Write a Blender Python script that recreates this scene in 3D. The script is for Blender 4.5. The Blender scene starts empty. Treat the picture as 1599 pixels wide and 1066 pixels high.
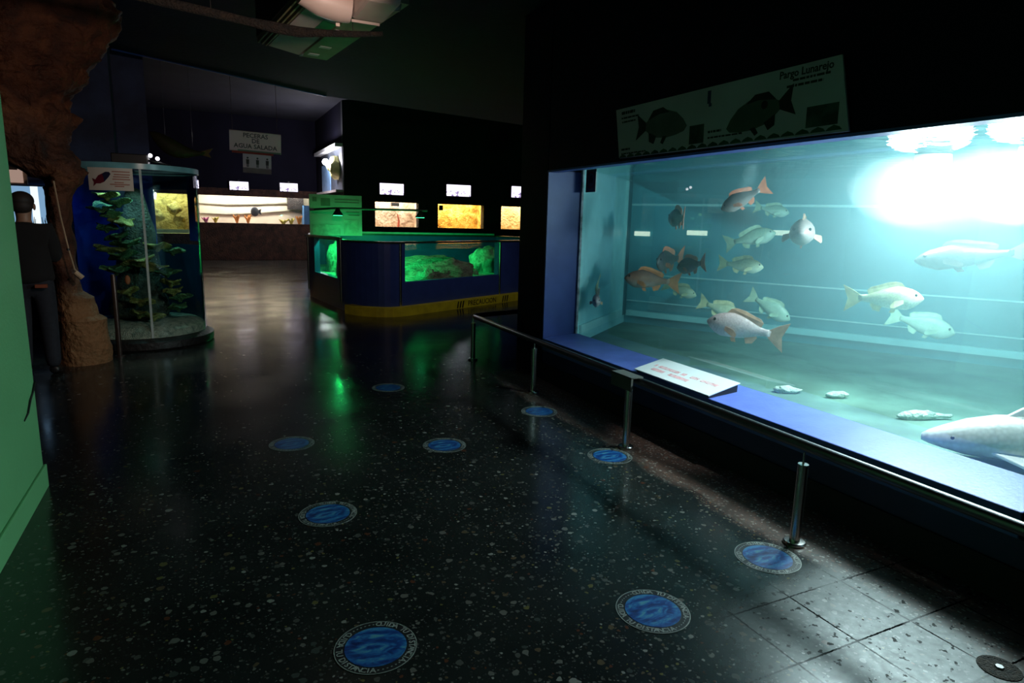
import bpy, bmesh, math, random
from mathutils import Vector, Matrix, noise
random.seed(7)
PI = math.pi
SC = bpy.context.scene
COL = SC.collection

# ------------------------------------------------------------------ materials
MATS = {}
def newmat(name):
    m = bpy.data.materials.new(name); m.use_nodes = True
    nt = m.node_tree; nt.nodes.clear()
    out = nt.nodes.new('ShaderNodeOutputMaterial')
    MATS[name] = m
    return m, nt, out
def node(nt, typ, **kw):
    n = nt.nodes.new(typ)
    for k, v in kw.items():
        if k in n.inputs.keys() if hasattr(n.inputs, 'keys') else False:
            n.inputs[k].default_value = v
        else:
            setattr(n, k, v)
    return n
def L(nt, a, b): nt.links.new(a, b)
def c4(c): return (c[0], c[1], c[2], 1.0)
def ramp(nt, fac, stops, interp='LINEAR'):
    r = nt.nodes.new('ShaderNodeValToRGB'); r.color_ramp.interpolation = interp
    e = r.color_ramp.elements
    while len(e) < len(stops): e.new(0.5)
    for i, (p, c) in enumerate(stops):
        e[i].position = p; e[i].color = c4(c) if len(c) == 3 else c
    L(nt, fac, r.inputs[0]); return r
def math_n(nt, op, a, b=None, c=None):
    n = nt.nodes.new('ShaderNodeMath'); n.operation = op
    for i, v in enumerate((a, b, c)):
        if v is None: continue
        if isinstance(v, (int, float)): n.inputs[i].default_value = v
        else: L(nt, v, n.inputs[i])
    return n.outputs[0]
def mixc(nt, fac, a, b, mode='MIX'):
    n = nt.nodes.new('ShaderNodeMix'); n.data_type = 'RGBA'; n.blend_type = mode
    for i, v in ((0, fac), (6, a), (7, b)):
        if isinstance(v, (int, float)): n.inputs[i].default_value = v
        elif isinstance(v, (tuple, list)): n.inputs[i].default_value = c4(v)
        else: L(nt, v, n.inputs[i])
    return n.outputs[2]
def paint(name, col, rough=0.5, metal=0.0, var=0.25, scale=6.0, bump=0.0, bscale=40.0, col2=None, spec=0.5, coat=0.0):
    """plain surface with a soft mottling and optional bump"""
    if name in MATS: return MATS[name]
    m, nt, out = newmat(name)
    p = node(nt, 'ShaderNodeBsdfPrincipled')
    p.inputs['Roughness'].default_value = rough; p.inputs['Metallic'].default_value = metal
    p.inputs['Specular IOR Level'].default_value = spec
    p.inputs['Coat Weight'].default_value = coat
    tc = node(nt, 'ShaderNodeTexCoord')
    nz = node(nt, 'ShaderNodeTexNoise'); nz.inputs['Scale'].default_value = scale; nz.inputs['Detail'].default_value = 5
    L(nt, tc.outputs['Object'], nz.inputs['Vector'])
    c2 = col2 or tuple(max(0, v * (1 - var)) for v in col)
    r = ramp(nt, nz.outputs[0], [(0.35, c2), (0.65, col)])
    L(nt, r.outputs[0], p.inputs['Base Color'])
    if bump:
        nb = node(nt, 'ShaderNodeTexNoise'); nb.inputs['Scale'].default_value = bscale; nb.inputs['Detail'].default_value = 6
        L(nt, tc.outputs['Object'], nb.inputs['Vector'])
        b = node(nt, 'ShaderNodeBump'); b.inputs['Strength'].default_value = bump; b.inputs['Distance'].default_value = 0.02
        L(nt, nb.outputs[0], b.inputs['Height']); L(nt, b.outputs[0], p.inputs['Normal'])
    L(nt, p.outputs[0], out.inputs[0])
    return m
def emit(name, col, strength, col2=None, axis=2, lo=0.0, hi=1.0):
    if name in MATS: return MATS[name]
    m, nt, out = newmat(name)
    e = node(nt, 'ShaderNodeEmission'); e.inputs[0].default_value = c4(col); e.inputs[1].default_value = strength
    L(nt, e.outputs[0], out.inputs[0]); return m
def sheetglass(name, tint=(1, 1, 1), refl=1.0, rough=0.0, ior=1.45):
    """thin clear pane: straight-through transmission plus a fresnel reflection"""
    if name in MATS: return MATS[name]
    m, nt, out = newmat(name)
    ge = node(nt, 'ShaderNodeNewGeometry'); dp = node(nt, 'ShaderNodeVectorMath', operation='DOT_PRODUCT')
    L(nt, ge.outputs['Incoming'], dp.inputs[0]); L(nt, ge.outputs['Normal'], dp.inputs[1])
    gz = math_n(nt, 'POWER', math_n(nt, 'SUBTRACT', 1.0, math_n(nt, 'ABSOLUTE', dp.outputs['Value'])), 5.0)
    r0 = ((ior - 1) / (ior + 1)) ** 2
    f = math_n(nt, 'MULTIPLY', math_n(nt, 'MULTIPLY_ADD', gz, 1 - r0, r0), refl)
    t = node(nt, 'ShaderNodeBsdfTransparent'); t.inputs[0].default_value = c4(tint)
    g = node(nt, 'ShaderNodeBsdfGlossy'); g.inputs['Roughness'].default_value = rough
    mx = node(nt, 'ShaderNodeMixShader')
    L(nt, f, mx.inputs[0]); L(nt, t.outputs[0], mx.inputs[1]); L(nt, g.outputs[0], mx.inputs[2])
    L(nt, mx.outputs[0], out.inputs[0]); return m
def water_volume(name, scat, dens, absorb, adens, aniso=0.2):
    m, nt, out = newmat(name)
    s = node(nt, 'ShaderNodeVolumeScatter'); s.inputs[0].default_value = c4(scat); s.inputs['Density'].default_value = dens
    s.inputs['Anisotropy'].default_value = aniso
    a = node(nt, 'ShaderNodeVolumeAbsorption'); a.inputs[0].default_value = c4(absorb); a.inputs['Density'].default_value = adens
    ad = node(nt, 'ShaderNodeAddShader')
    L(nt, s.outputs[0], ad.inputs[0]); L(nt, a.outputs[0], ad.inputs[1]); L(nt, ad.outputs[0], out.inputs['Volume'])
    return m
def water_top(name, tint, amount, scale):
    m, nt, out = newmat(name)
    tc = node(nt, 'ShaderNodeTexCoord')
    nz = node(nt, 'ShaderNodeTexNoise'); nz.inputs['Scale'].default_value = scale; nz.inputs['Detail'].default_value = 3
    L(nt, tc.outputs['Object'], nz.inputs['Vector'])
    b = node(nt, 'ShaderNodeBump'); b.inputs['Strength'].default_value = 0.35; b.inputs['Distance'].default_value = 0.05
    L(nt, nz.outputs[0], b.inputs['Height'])
    t = node(nt, 'ShaderNodeBsdfTransparent'); t.inputs[0].default_value = c4(tint)
    g = node(nt, 'ShaderNodeBsdfGlossy'); g.inputs['Roughness'].default_value = 0.06; g.inputs[0].default_value = (0.8, 0.95, 0.95, 1)
    L(nt, b.outputs[0], g.inputs['Normal'])
    mx = node(nt, 'ShaderNodeMixShader'); mx.inputs[0].default_value = amount
    L(nt, t.outputs[0], mx.inputs[1]); L(nt, g.outputs[0], mx.inputs[2]); L(nt, mx.outputs[0], out.inputs[0])
    return m

# terrazzo floor -------------------------------------------------------------
def terrazzo():
    m, nt, out = newmat('terrazzo')
    p = node(nt, 'ShaderNodeBsdfPrincipled')
    tc = node(nt, 'ShaderNodeTexCoord'); P = tc.outputs['Object']
    wz = node(nt, 'ShaderNodeTexNoise'); wz.inputs['Scale'].default_value = 45; wz.inputs['Detail'].default_value = 2
    L(nt, P, wz.inputs['Vector'])
    off = node(nt, 'ShaderNodeVectorMath', operation='MULTIPLY_ADD')
    L(nt, wz.outputs['Color'], off.inputs[0]); off.inputs[1].default_value = (0.018, 0.018, 0); L(nt, P, off.inputs[2])
    W = off.outputs[0]
    nb = node(nt, 'ShaderNodeTexNoise'); nb.inputs['Scale'].default_value = 2.2; nb.inputs['Detail'].default_value = 6
    L(nt, P, nb.inputs['Vector'])
    base = ramp(nt, nb.outputs[0], [(0.3, (0.007, 0.009, 0.0085)), (0.7, (0.014, 0.017, 0.016))]).outputs[0]
    sx = node(nt, 'ShaderNodeSeparateXYZ'); L(nt, P, sx.inputs[0])
    # unworn, redder strip behind the rail, along the tank wall
    edge = math_n(nt, 'ADD', sx.outputs[0], math_n(nt, 'MULTIPLY', nb.outputs[0], 0.35))
    strip = ramp(nt, edge, [(0.0, (0, 0, 0)), (1.0, (1, 1, 1))])
    strip.color_ramp.elements[0].position = 0.0
    mr = node(nt, 'ShaderNodeMapRange'); mr.inputs[1].default_value = 2.72; mr.inputs[2].default_value = 2.95
    L(nt, edge, mr.inputs[0]); redf = mr.outputs[0]
    yr = node(nt, 'ShaderNodeMapRange'); yr.inputs[1].default_value = 6.2; yr.inputs[2].default_value = 5.4
    L(nt, sx.outputs[1], yr.inputs[0]); redf = math_n(nt, 'MULTIPLY', redf, yr.outputs[0])
    base = mixc(nt, redf, base, (0.15, 0.075, 0.055))
    def chips(scale, radius, keep, stops, prev, seed):
        mp = node(nt, 'ShaderNodeMapping'); mp.inputs['Location'].default_value = (seed, seed * 1.7, 0); L(nt, W, mp.inputs[0])
        v = node(nt, 'ShaderNodeTexVoronoi'); v.voronoi_dimensions = '2D'; v.inputs['Scale'].default_value = scale
        L(nt, mp.outputs[0], v.inputs['Vector'])
        sp = node(nt, 'ShaderNodeSeparateColor'); L(nt, v.outputs['Color'], sp.inputs[0])
        rad = math_n(nt, 'MULTIPLY_ADD', sp.outputs[1], radius * 0.8, radius * 0.3)
        inside = math_n(nt, 'LESS_THAN', v.outputs['Distance'], rad)
        kept = math_n(nt, 'LESS_THAN', sp.outputs[0], keep)
        col = ramp(nt, sp.outputs[2], stops, 'CONSTANT').outputs[0]
        return mixc(nt, math_n(nt, 'MULTIPLY', inside, kept), prev, col)
    pal = [(0, (0.055, 0.055, 0.05)), (0.3, (0.095, 0.09, 0.08)), (0.55, (0.034, 0.04, 0.037)), (0.72, (0.07, 0.05, 0.03)), (0.82, (0.17, 0.165, 0.15)), (0.9, (0.07, 0.026, 0.015)), (0.95, (0.09, 0.08, 0.03))]
    pal2 = [(0, (0.026, 0.03, 0.027)), (0.4, (0.045, 0.045, 0.042)), (0.7, (0.03, 0.024, 0.018)), (0.88, (0.08, 0.075, 0.07))]
    base = chips(95, 0.42, 0.20, pal2, base, 3.3)
    base = chips(48, 0.34, 0.22, pal, base, 9.1)
    base = chips(24, 0.32, 0.18, pal, base, 5.7)
    base = chips(15, 0.26, 0.09, pal, base, 12.3)
    red = chips(60, 0.45, 0.45, [(0, (0.5, 0.45, 0.40)), (0.3, (0.30, 0.13, 0.08)), (0.6, (0.65, 0.58, 0.5)), (0.8, (0.16, 0.07, 0.05))], base, 1.4)
    base = mixc(nt, redf, base, red)
    # two worn, paler slabs near the tank
    def box(x0, x1, y0, y1):
        def rng(v, a, b):
            r1 = node(nt, 'ShaderNodeMapRange'); r1.inputs[1].default_value = a - .25; r1.inputs[2].default_value = a + .25; L(nt, v, r1.inputs[0])
            r2 = node(nt, 'ShaderNodeMapRange'); r2.inputs[1].default_value = b + .10; r2.inputs[2].default_value = b - .10; L(nt, v, r2.inputs[0])
            return math_n(nt, 'MULTIPLY', r1.outputs[0], r2.outputs[0])
        return math_n(nt, 'MULTIPLY', rng(sx.outputs[0], x0, x1), rng(sx.outputs[1], y0, y1))
    worn = math_n(nt, 'MULTIPLY', box(1.82, 3.2, -0.3, 1.82), 0.9)
    wn = node(nt, 'ShaderNodeTexNoise'); wn.inputs['Scale'].default_value = 24; wn.inputs['Detail'].default_value = 7; L(nt, P, wn.inputs['Vector'])
    wcol = ramp(nt, wn.outputs[0], [(0.35, (0.016, 0.019, 0.018)), (0.62, (0.05, 0.054, 0.05))]).outputs[0]
    base = mixc(nt, worn, base, mixc(nt, 0.55, base, wcol))
    # joints between the slabs
    def joint(v, o):
        f = math_n(nt, 'FRACT', math_n(nt, 'DIVIDE', math_n(nt, 'SUBTRACT', v, o), 0.325))
        d = math_n(nt, 'MINIMUM', f, math_n(nt, 'SUBTRACT', 1.0, f))
        return math_n(nt, 'LESS_THAN', d, 0.012)
    jn = node(nt, 'ShaderNodeTexNoise'); jn.inputs['Scale'].default_value = 60; L(nt, P, jn.inputs['Vector'])
    wob = math_n(nt, 'MULTIPLY', jn.outputs[0], 0.010)
    j = math_n(nt, 'MAXIMUM', joint(math_n(nt, 'ADD', sx.outputs[0], wob), 1.893), joint(math_n(nt, 'ADD', sx.outputs[1], wob), 1.749))
    jw = node(nt, 'ShaderNodeTexNoise'); jw.inputs['Scale'].default_value = 3.0; L(nt, P, jw.inputs['Vector'])
    j = math_n(nt, 'MULTIPLY', j, ramp(nt, jw.outputs[0], [(0.36, (0.35, 0.35, 0.35)), (0.5, (1, 1, 1))]).outputs[0])
    j = math_n(nt, 'MULTIPLY', j, math_n(nt, 'MULTIPLY_ADD', worn, 1.0, 0.10))
    base = mixc(nt, j, base, (0.004, 0.004, 0.004))
    # chipped pits on the worn slabs
    pv = node(nt, 'ShaderNodeTexNoise'); pv.inputs['Scale'].default_value = 26; pv.inputs['Detail'].default_value = 4; L(nt, P, pv.inputs['Vector'])
    pit = math_n(nt, 'MULTIPLY', math_n(nt, 'GREATER_THAN', pv.outputs[0], 0.64), worn)
    base = mixc(nt, pit, base, (0.008, 0.008, 0.007))
    L(nt, base, p.inputs['Base Color'])
    rr = node(nt, 'ShaderNodeTexNoise'); rr.inputs['Scale'].default_value = 1.3; rr.inputs['Detail'].default_value = 8; L(nt, P, rr.inputs['Vector'])
    rg = ramp(nt, rr.outputs[0], [(0.3, (0.13, 0.13, 0.13)), (0.7, (0.26, 0.26, 0.26))]).outputs[0]
    rg = mixc(nt, worn, rg, ramp(nt, wn.outputs[0], [(0.3, (0.46, 0.46, 0.46)), (0.65, (0.36, 0.36, 0.36))]).outputs[0])
    rg = mixc(nt, redf, rg, (0.5, 0.5, 0.5))
    L(nt, rg, p.inputs['Roughness'])
    jp = math_n(nt, 'MAXIMUM', j, pit)
    L(nt, math_n(nt, 'MULTIPLY', math_n(nt, 'SUBTRACT', 1.0, jp), math_n(nt, 'MULTIPLY_ADD', worn, -0.27, 0.5)), p.inputs['Specular IOR Level'])
    b = node(nt, 'ShaderNodeBump'); b.inputs['Strength'].default_value = 0.08; b.inputs['Distance'].default_value = 0.01
    bn = node(nt, 'ShaderNodeTexNoise'); bn.inputs['Scale'].default_value = 5; bn.inputs['Detail'].default_value = 3; L(nt, P, bn.inputs['Vector'])
    hh = math_n(nt, 'SUBTRACT', bn.outputs[0], math_n(nt, 'MULTIPLY', math_n(nt, 'MAXIMUM', j, pit), 0.6))
    L(nt, hh, b.inputs['Height']); L(nt, b.outputs[0], p.inputs['Normal'])
    L(nt, p.outputs[0], out.inputs[0]); return m

def rock_mat(name, c1, c2, c3, scale=4.0):
    if name in MATS: return MATS[name]
    m, nt, out = newmat(name)
    p = node(nt, 'ShaderNodeBsdfPrincipled'); p.inputs['Roughness'].default_value = 0.8
    tc = node(nt, 'ShaderNodeTexCoord')
    n1 = node(nt, 'ShaderNodeTexNoise'); n1.inputs['Scale'].default_value = scale; n1.inputs['Detail'].default_value = 8; n1.inputs['Distortion'].default_value = 0.8
    L(nt, tc.outputs['Object'], n1.inputs['Vector'])
    r = ramp(nt, n1.outputs[0], [(0.3, c1), (0.5, c2), (0.72, c3)])
    L(nt, r.outputs[0], p.inputs['Base Color'])
    n2 = node(nt, 'ShaderNodeTexNoise'); n2.inputs['Scale'].default_value = scale * 5; n2.inputs['Detail'].default_value = 8
    L(nt, tc.outputs['Object'], n2.inputs['Vector'])
    b = node(nt, 'ShaderNodeBump'); b.inputs['Strength'].default_value = 0.9; b.inputs['Distance'].default_value = 0.05
    L(nt, n2.outputs[0], b.inputs['Height']); L(nt, b.outputs[0], p.inputs['Normal'])
    L(nt, p.outputs[0], out.inputs[0]); return m

def fish_mat(name, back, flank, belly, h=0.09):
    """countershaded scales: colour follows the fish's own up axis"""
    if name in MATS: return MATS[name]
    m, nt, out = newmat(name)
    p = node(nt, 'ShaderNodeBsdfPrincipled'); p.inputs['Roughness'].default_value = 0.42
    tc = node(nt, 'ShaderNodeTexCoord'); s = node(nt, 'ShaderNodeSeparateXYZ'); L(nt, tc.outputs['Object'], s.inputs[0])
    nz = node(nt, 'ShaderNodeTexNoise'); nz.inputs['Scale'].default_value = 12; nz.inputs['Detail'].default_value = 5; L(nt, tc.outputs['Object'], nz.inputs['Vector'])
    z = math_n(nt, 'ADD', s.outputs[2], math_n(nt, 'MULTIPLY', math_n(nt, 'SUBTRACT', nz.outputs[0], 0.5), 0.12))
    mr = node(nt, 'ShaderNodeMapRange'); mr.inputs[1].default_value = -1.0 * 0.2; mr.inputs[2].default_value = 0.2; L(nt, z, mr.inputs[0])
    r = ramp(nt, mr.outputs[0], [(0.12, belly), (0.5, flank), (0.9, back)])
    v = node(nt, 'ShaderNodeTexVoronoi'); v.inputs['Scale'].default_value = 42; L(nt, tc.outputs['Object'], v.inputs['Vector'])
    sc = mixc(nt, math_n(nt, 'MULTIPLY', v.outputs['Distance'], 0.9), r.outputs[0], (0.0, 0.0, 0.0))
    L(nt, mixc(nt, 0.35, r.outputs[0], sc), p.inputs['Base Color'])
    b = node(nt, 'ShaderNodeBump'); b.inputs['Strength'].default_value = 0.2; b.inputs['Distance'].default_value = 0.004
    L(nt, v.outputs['Distance'], b.inputs['Height']); L(nt, b.outputs[0], p.inputs['Normal'])
    L(nt, p.outputs[0], out.inputs[0]); return m

# ------------------------------------------------------------------ mesh builder
class MB:
    def __init__(self): self.bm = bmesh.new()
    def face(self, pts):
        vs = [self.bm.verts.new(p) for p in pts]
        try: return self.bm.faces.new(vs)
        except ValueError: return None
    def box(self, x0, y0, z0, x1, y1, z1, M=None):
        c = [(x0, y0, z0), (x1, y0, z0), (x1, y1, z0), (x0, y1, z0), (x0, y0, z1), (x1, y0, z1), (x1, y1, z1), (x0, y1, z1)]
        v = [self.bm.verts.new(M @ Vector(p) if M else p) for p in c]
        for f in ((3, 2, 1, 0), (4, 5, 6, 7), (0, 1, 5, 4), (1, 2, 6, 5), (2, 3, 7, 6), (3, 0, 4, 7)): self.bm.faces.new([v[i] for i in f])
        return self
    def prism(self, poly, z0, z1, M=None):
        """poly counter-clockwise list of (x,y)"""
        f = (lambda p: M @ Vector(p)) if M else (lambda p: p)
        a = [self.bm.verts.new(f((x, y, z0))) for x, y in poly]; b = [self.bm.verts.new(f((x, y, z1))) for x, y in poly]
        self.bm.faces.new(a[::-1]); self.bm.faces.new(b); n = len(poly)
        for i in range(n): self.bm.faces.new((a[i], a[(i + 1) % n], b[(i + 1) % n], b[i]))
        return self
    def rings(self, rings, closed=True, caps=True):
        R = [[self.bm.verts.new(p) for p in r] for r in rings]; n = len(R[0])
        for a, b in zip(R, R[1:]):
            for i in range(n if closed else n - 1): self.bm.faces.new((a[i], a[(i + 1) % n], b[(i + 1) % n], b[i]))
        if caps and closed:
            self.bm.faces.new(R[0][::-1]); self.bm.faces.new(R[-1])
        return self
    def lathe(self, prof, c=(0, 0, 0), n=32, M=None):
        rs = []
        for r, z in prof:
            q = [Vector((c[0] + r * math.cos(2 * PI * i / n), c[1] + r * math.sin(2 * PI * i / n), c[2] + z)) for i in range(n)]
            rs.append([M @ p for p in q] if M else q)
        return self.rings(rs)
    def tube(self, pts, r, n=10):
        pts = [Vector(p) for p in pts]; rad = r if isinstance(r, (list, tuple)) else [r] * len(pts)
        rs = []; up = None
        for i, p in enumerate(pts):
            d = (pts[min(i + 1, len(pts) - 1)] - pts[max(i - 1, 0)]).normalized()
            if up is None: up = Vector((0, 0, 1)) if abs(d.z) < .9 else Vector((1, 0, 0))
            s = d.cross(up).normalized(); t = s.cross(d).normalized(); up = t
            rs.append([p + (s * math.cos(2 * PI * k / n) + t * math.sin(2 * PI * k / n)) * rad[i] for k in range(n)])
        return self.rings(rs)
    def ball(self, c, r, seg=14, M=None):
        r = r if isinstance(r, (tuple, list)) else (r, r, r)
        mm = Matrix.Translation(c) @ (M or Matrix()) @ Matrix.Diagonal((r[0], r[1], r[2], 1))
        bmesh.ops.create_uvsphere(self.bm, u_segments=seg, v_segments=max(6, seg * 2 // 3), radius=1, matrix=mm); return self
    def ico(self, c, r, sub=3):
        bmesh.ops.create_icosphere(self.bm, subdivisions=sub, radius=r, matrix=Matrix.Translation(c)); return self
    def build(self, name, mat, parent=None, smooth=None, bevel=0.0, world=True):
        bmesh.ops.recalc_face_normals(self.bm, faces=self.bm.faces)
        me = bpy.data.meshes.new(name); self.bm.to_mesh(me); self.bm.free()
        o = bpy.data.objects.new(name, me); COL.objects.link(o)
        if mat: me.materials.append(mat)
        if parent is not None:
            o.parent = parent
            if world and parent.parent is None: o.location = -parent.location
        if smooth is not None:
            for p in me.polygons: p.use_smooth = True
            if smooth < 180: me.set_sharp_from_angle(angle=math.radians(smooth))
        if bevel:
            b = o.modifiers.new('edge', 'BEVEL'); b.width = bevel; b.segments = 2; b.limit_method = 'ANGLE'
        return o
def tag(o, label=None, cat=None, group=None, kind=None):
    if label: o['label'] = label
    if cat: o['category'] = cat
    if group: o['group'] = group
    if kind: o['kind'] = kind
    return o
def thing(name, label, cat, loc=(0, 0, 0), group=None):
    o = bpy.data.objects.new(name, None); COL.objects.link(o); o.location = loc; o.empty_display_size = 0.1
    return tag(o, label, cat, group)
def struct(name, mb, mat, label, cat, **kw):
    return tag(mb.build(name, mat, **kw), label, cat, kind='structure')
def copy_tree(o, parent=None):
    c = o.copy(); COL.objects.link(c)
    if parent is not None: c.parent = parent
    for ch in list(o.children): copy_tree(ch, c)
    return c
def light(name, typ, loc, energy, color=(1, 1, 1), to=None, **kw):
    d = bpy.data.lights.new(name, typ); d.energy = energy; d.color = color
    for k, v in kw.items(): setattr(d, k, v)
    o = bpy.data.objects.new(name, d); COL.objects.link(o); o.location = loc
    if to is not None: o.rotation_euler = (Vector(to) - Vector(loc)).to_track_quat('-Z', 'Y').to_euler()
    return o
def text_into(mb, s, size, M, depth=0.0006, bold=0.0):
    cu = bpy.data.curves.new('txt', 'FONT'); cu.body = s; cu.size = size; cu.align_x = 'CENTER'; cu.align_y = 'CENTER'; cu.extrude = depth; cu.resolution_u = 2; cu.offset = bold
    ob = bpy.data.objects.new('txt', cu); COL.objects.link(ob)
    bpy.context.view_layer.update()
    me = bpy.data.meshes.new_from_object(ob.evaluated_get(bpy.context.evaluated_depsgraph_get()))
    me.transform(M); mb.bm.from_mesh(me)
    bpy.data.objects.remove(ob); bpy.data.curves.remove(cu); bpy.data.meshes.remove(me)
def frame(o, x, y):
    """matrix with origin o, x axis along x, y axis along y"""
    o, x, y = Vector(o), Vector(x).normalized(), Vector(y).normalized(); z = x.cross(y)
    return Matrix(((x.x, y.x, z.x, o.x), (x.y, y.y, z.y, o.y), (x.z, y.z, z.z, o.z), (0, 0, 0, 1)))
def roughen(o, amp, scale, seed=0.0, octs=4):
    me = o.data; me.update()
    ns = [v.normal.copy() for v in me.vertices]
    for v, nn in zip(me.vertices, ns):
        d = noise.fractal((v.co + Vector((seed, seed, seed))) * scale, 1.0, 2.0, octs)
        v.co += nn * d * amp
    me.update()

navy = paint('navy_wall_paint', (0.003, 0.006, 0.024), 0.6, spec=.2, var=0.3, scale=3, bump=0.15, bscale=25)
blue = paint('blue_wall_paint', (0.13, 0.19, 0.62), 0.45, var=0.14, scale=7, bump=0.1, bscale=50)
blue_dark = paint('blue_panel_paint', (0.02, 0.035, 0.13), 0.4, var=0.2, scale=4)
green_paint = paint('green_wall_paint', (0.13, 0.415, 0.165), 0.6, var=0.06, scale=2, bump=0.08, bscale=60)
black = paint('black_plastic', (0.008, 0.008, 0.009), 0.45)
steel = paint('brushed_steel', (0.62, 0.60, 0.58), 0.24, metal=1.0, var=0.1, scale=30)
steel_dark = paint('dark_steel', (0.20, 0.20, 0.20), 0.38, metal=1.0, var=0.1, scale=30)
white = paint('white_card', (0.75, 0.76, 0.76), 0.5, var=0.04)
ceilmat = paint('ceiling_paint', (0.0035, 0.0055, 0.030), 0.8, spec=.08, var=0.3, scale=2.5, bump=0.2, bscale=18)

# ------------------------------------------------------------------ the setting
struct('floor', MB().box(-7, -4, -0.1, 17, 27, 0), terrazzo(), 'dark polished terrazzo floor with pale stone chips', 'floor')
struct('ceiling', MB().prism([(-7, -4), (9, -4), (9, 13.5), (6.31, 12.83), (2.08, 11.83), (-0.92, 10.05), (-7, 7)], 3.6, 3.8), ceilmat,
       'low dark blue ceiling over the near passage', 'ceiling')
struct('ceiling_far', MB().prism([(-7, 6), (17, 12), (17, 27), (-7, 27)], 4.9, 5.0), paint('far_ceiling_paint', (0.026, 0.026, 0.034), 0.8, spec=.1, var=0.2, scale=1.5),
       'higher grey ceiling over the far hall', 'ceiling')
struct('highlight_trim', MB().tube([(-0.9, 10.07, 3.605), (2.06, 11.82, 3.605)], 0.022, 6), paint('blue_highlight', (0.02, 0.05, 0.3), 0.4), 'thin blue painted highlight along the step of the ceiling', 'trim')  # highlight on the ceiling edge, painted as a blue strip
struct('wall_left', MB().box(-1.12, -4, 0, -0.89, 4.27, 3.6), green_paint, 'plain green painted wall beside the camera', 'wall')
bb = MB().prism([(-0.89, -4), (-0.875, -4), (-0.875, 4.285), (-0.89, 4.285)], 0, 0.135)
struct('baseboard_left', bb, green_paint, 'low green baseboard along the green wall', 'baseboard', bevel=0.004)
cr = MB().tube([(-0.884, 4.27, 0.62), (-0.886, 4.2, 0.575), (-0.886, 4.13, 0.55), (-0.886, 4.06, 0.50), (-0.886, 3.98, 0.482)], [.008, .006, .007, .006, .003], 6)
tag(cr.build('wire', black), 'short black cable poking round the end of the green wall', 'cable')
# tank wall ------------------------------------------------------------------
w = MB()
w.prism([(3.06, -4), (3.44, -4), (3.44, 5.6), (3.06, 5.6)], 0, 0.30)
struct('wall_right', w, blue_dark, 'dark blue wall under the big fish tank', 'wall')
w = MB()
w.rings([[(3.05, y, 0.30), (3.45, y, 0.30), (3.45, y, 0.452), (3.05, y, 0.42)] for y in (1.33, 5.6)])
struct('trim_2', w, blue, 'broad blue sill along the bottom of the big tank window', 'trim', bevel=0.006)
w = MB().box(3.06, -4, 2.06, 3.15, 5.6, 3.6); w.box(3.06, -4, .3, 3.44, 1.33, 2.06)
struct('wall_right_upper', w, navy, 'black-blue wall above the big tank window', 'wall')
struct('trim_3', MB().box(3.05, 1.33, 2.045, 3.16, 5.6, 2.062), blue, 'blue edge strip under the wall above the big tank window', 'trim')
w = MB().prism([(3.06, 5.62), (3.45, 5.62), (4.87, 6.78), (5.2, 6.8), (5.2, 7.6), (3.82, 7.6), (3.75, 6.2), (3.06, 6.2)], 0, 3.6)
struct('pillar', w, navy, 'dark blue pillar at the far end of the big tank', 'pillar')
struct('trim_4', MB().box(3.058, 5.6, 0.42, 3.46, 5.625, 2.062), paint('blue_wall_paint_shaded', (0.045, 0.07, 0.30), .45, var=.14, scale=7), 'blue jamb at the far end of the big tank window', 'trim')  # sill blue darkened here so the jamb reads as shaded
struct('baseboard_right', MB().box(3.045, -4, 0, 3.06, 5.62, 0.17), paint('black_base', (0.006, 0.006, 0.008), 0.7), 'black baseboard under the tank wall', 'baseboard')
# walls further back
struct('wall_left_far', MB().box(-7, 10.5, 0, -0.99, 10.8, 4.9).prism([(-0.99, 10.85), (-0.60, 10.85), (-0.80, 11.1), (-0.99, 11.1)], 0, 4.9), paint('dark_blue_plaster', (0.035, 0.06, 0.15), 0.7, var=0.5, scale=3, bump=.2),
       'dark blue wall behind the round tank', 'wall')
struct('wall_far_side', MB().box(-2.4, 10.8, 0, -2.2, 26, 4.9), navy, 'dark side wall of the far hall', 'wall')
struct('wall_near', MB().box(-7, -4.2, 0, 9, -4, 3.8), navy, 'dark wall behind the camera', 'wall')
struct('wall_entry', MB().box(-7.2, -4, 0, -7, 10.8, 3.8), navy, 'dark wall of the entry bay', 'wall')
struct('wall_east', MB().box(17, 6, 0, 17.2, 27, 5), navy, 'dark wall closing the far hall', 'wall')
struct('wall_tank_room', MB().box(9, -4, 0, 9.2, 13.5, 3.8), navy, 'dark wall behind the big tank', 'wall')
farpaint = paint('far_wall_paint', (0.007, 0.0065, 0.016), 0.8, spec=.1, var=0.3, scale=1.5)
brick = rock_mat('brown_rock_cladding', (0.018, 0.008, 0.006), (0.06, 0.022, 0.014), (0.10, 0.04, 0.025), 5)
struct('wall_back_left', MB().box(-2.2, 24.7, 2.45, 3.9, 24.9, 4.9), farpaint, 'dark wall above the long far tank', 'wall')
struct('wall_back_left_base', MB().box(-2.2, 24.68, 0, 3.9, 24.9, 0.88).box(-0.28, 24.68, .88, 3.9, 24.9, 1.27).box(-2.2, 24.68, 2.2, 3.9, 24.9, 2.45).box(-0.28, 24.68, 1.2, -0.10, 24.9, 2.2).box(-2.2, 24.68, .88, -1.62, 24.9, 2.2).box(3.78, 24.68, 1.2, 3.9, 24.9, 2.2),
       brick, 'dark brown stone facing under the long far tank', 'wall')
struct('wall_back_right', MB().box(3.9, 19.8, 2.2, 17, 20.0, 4.9), paint('far_wall_black', (0.012, 0.014, 0.022), 0.8, var=0.3, scale=1.5), 'black wall above the row of three far tanks', 'wall')
darkrock = rock_mat('dark_rock_facing', (0.006, 0.006, 0.006), (0.018, 0.015, 0.012), (0.04, 0.03, 0.022), 6)
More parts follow.
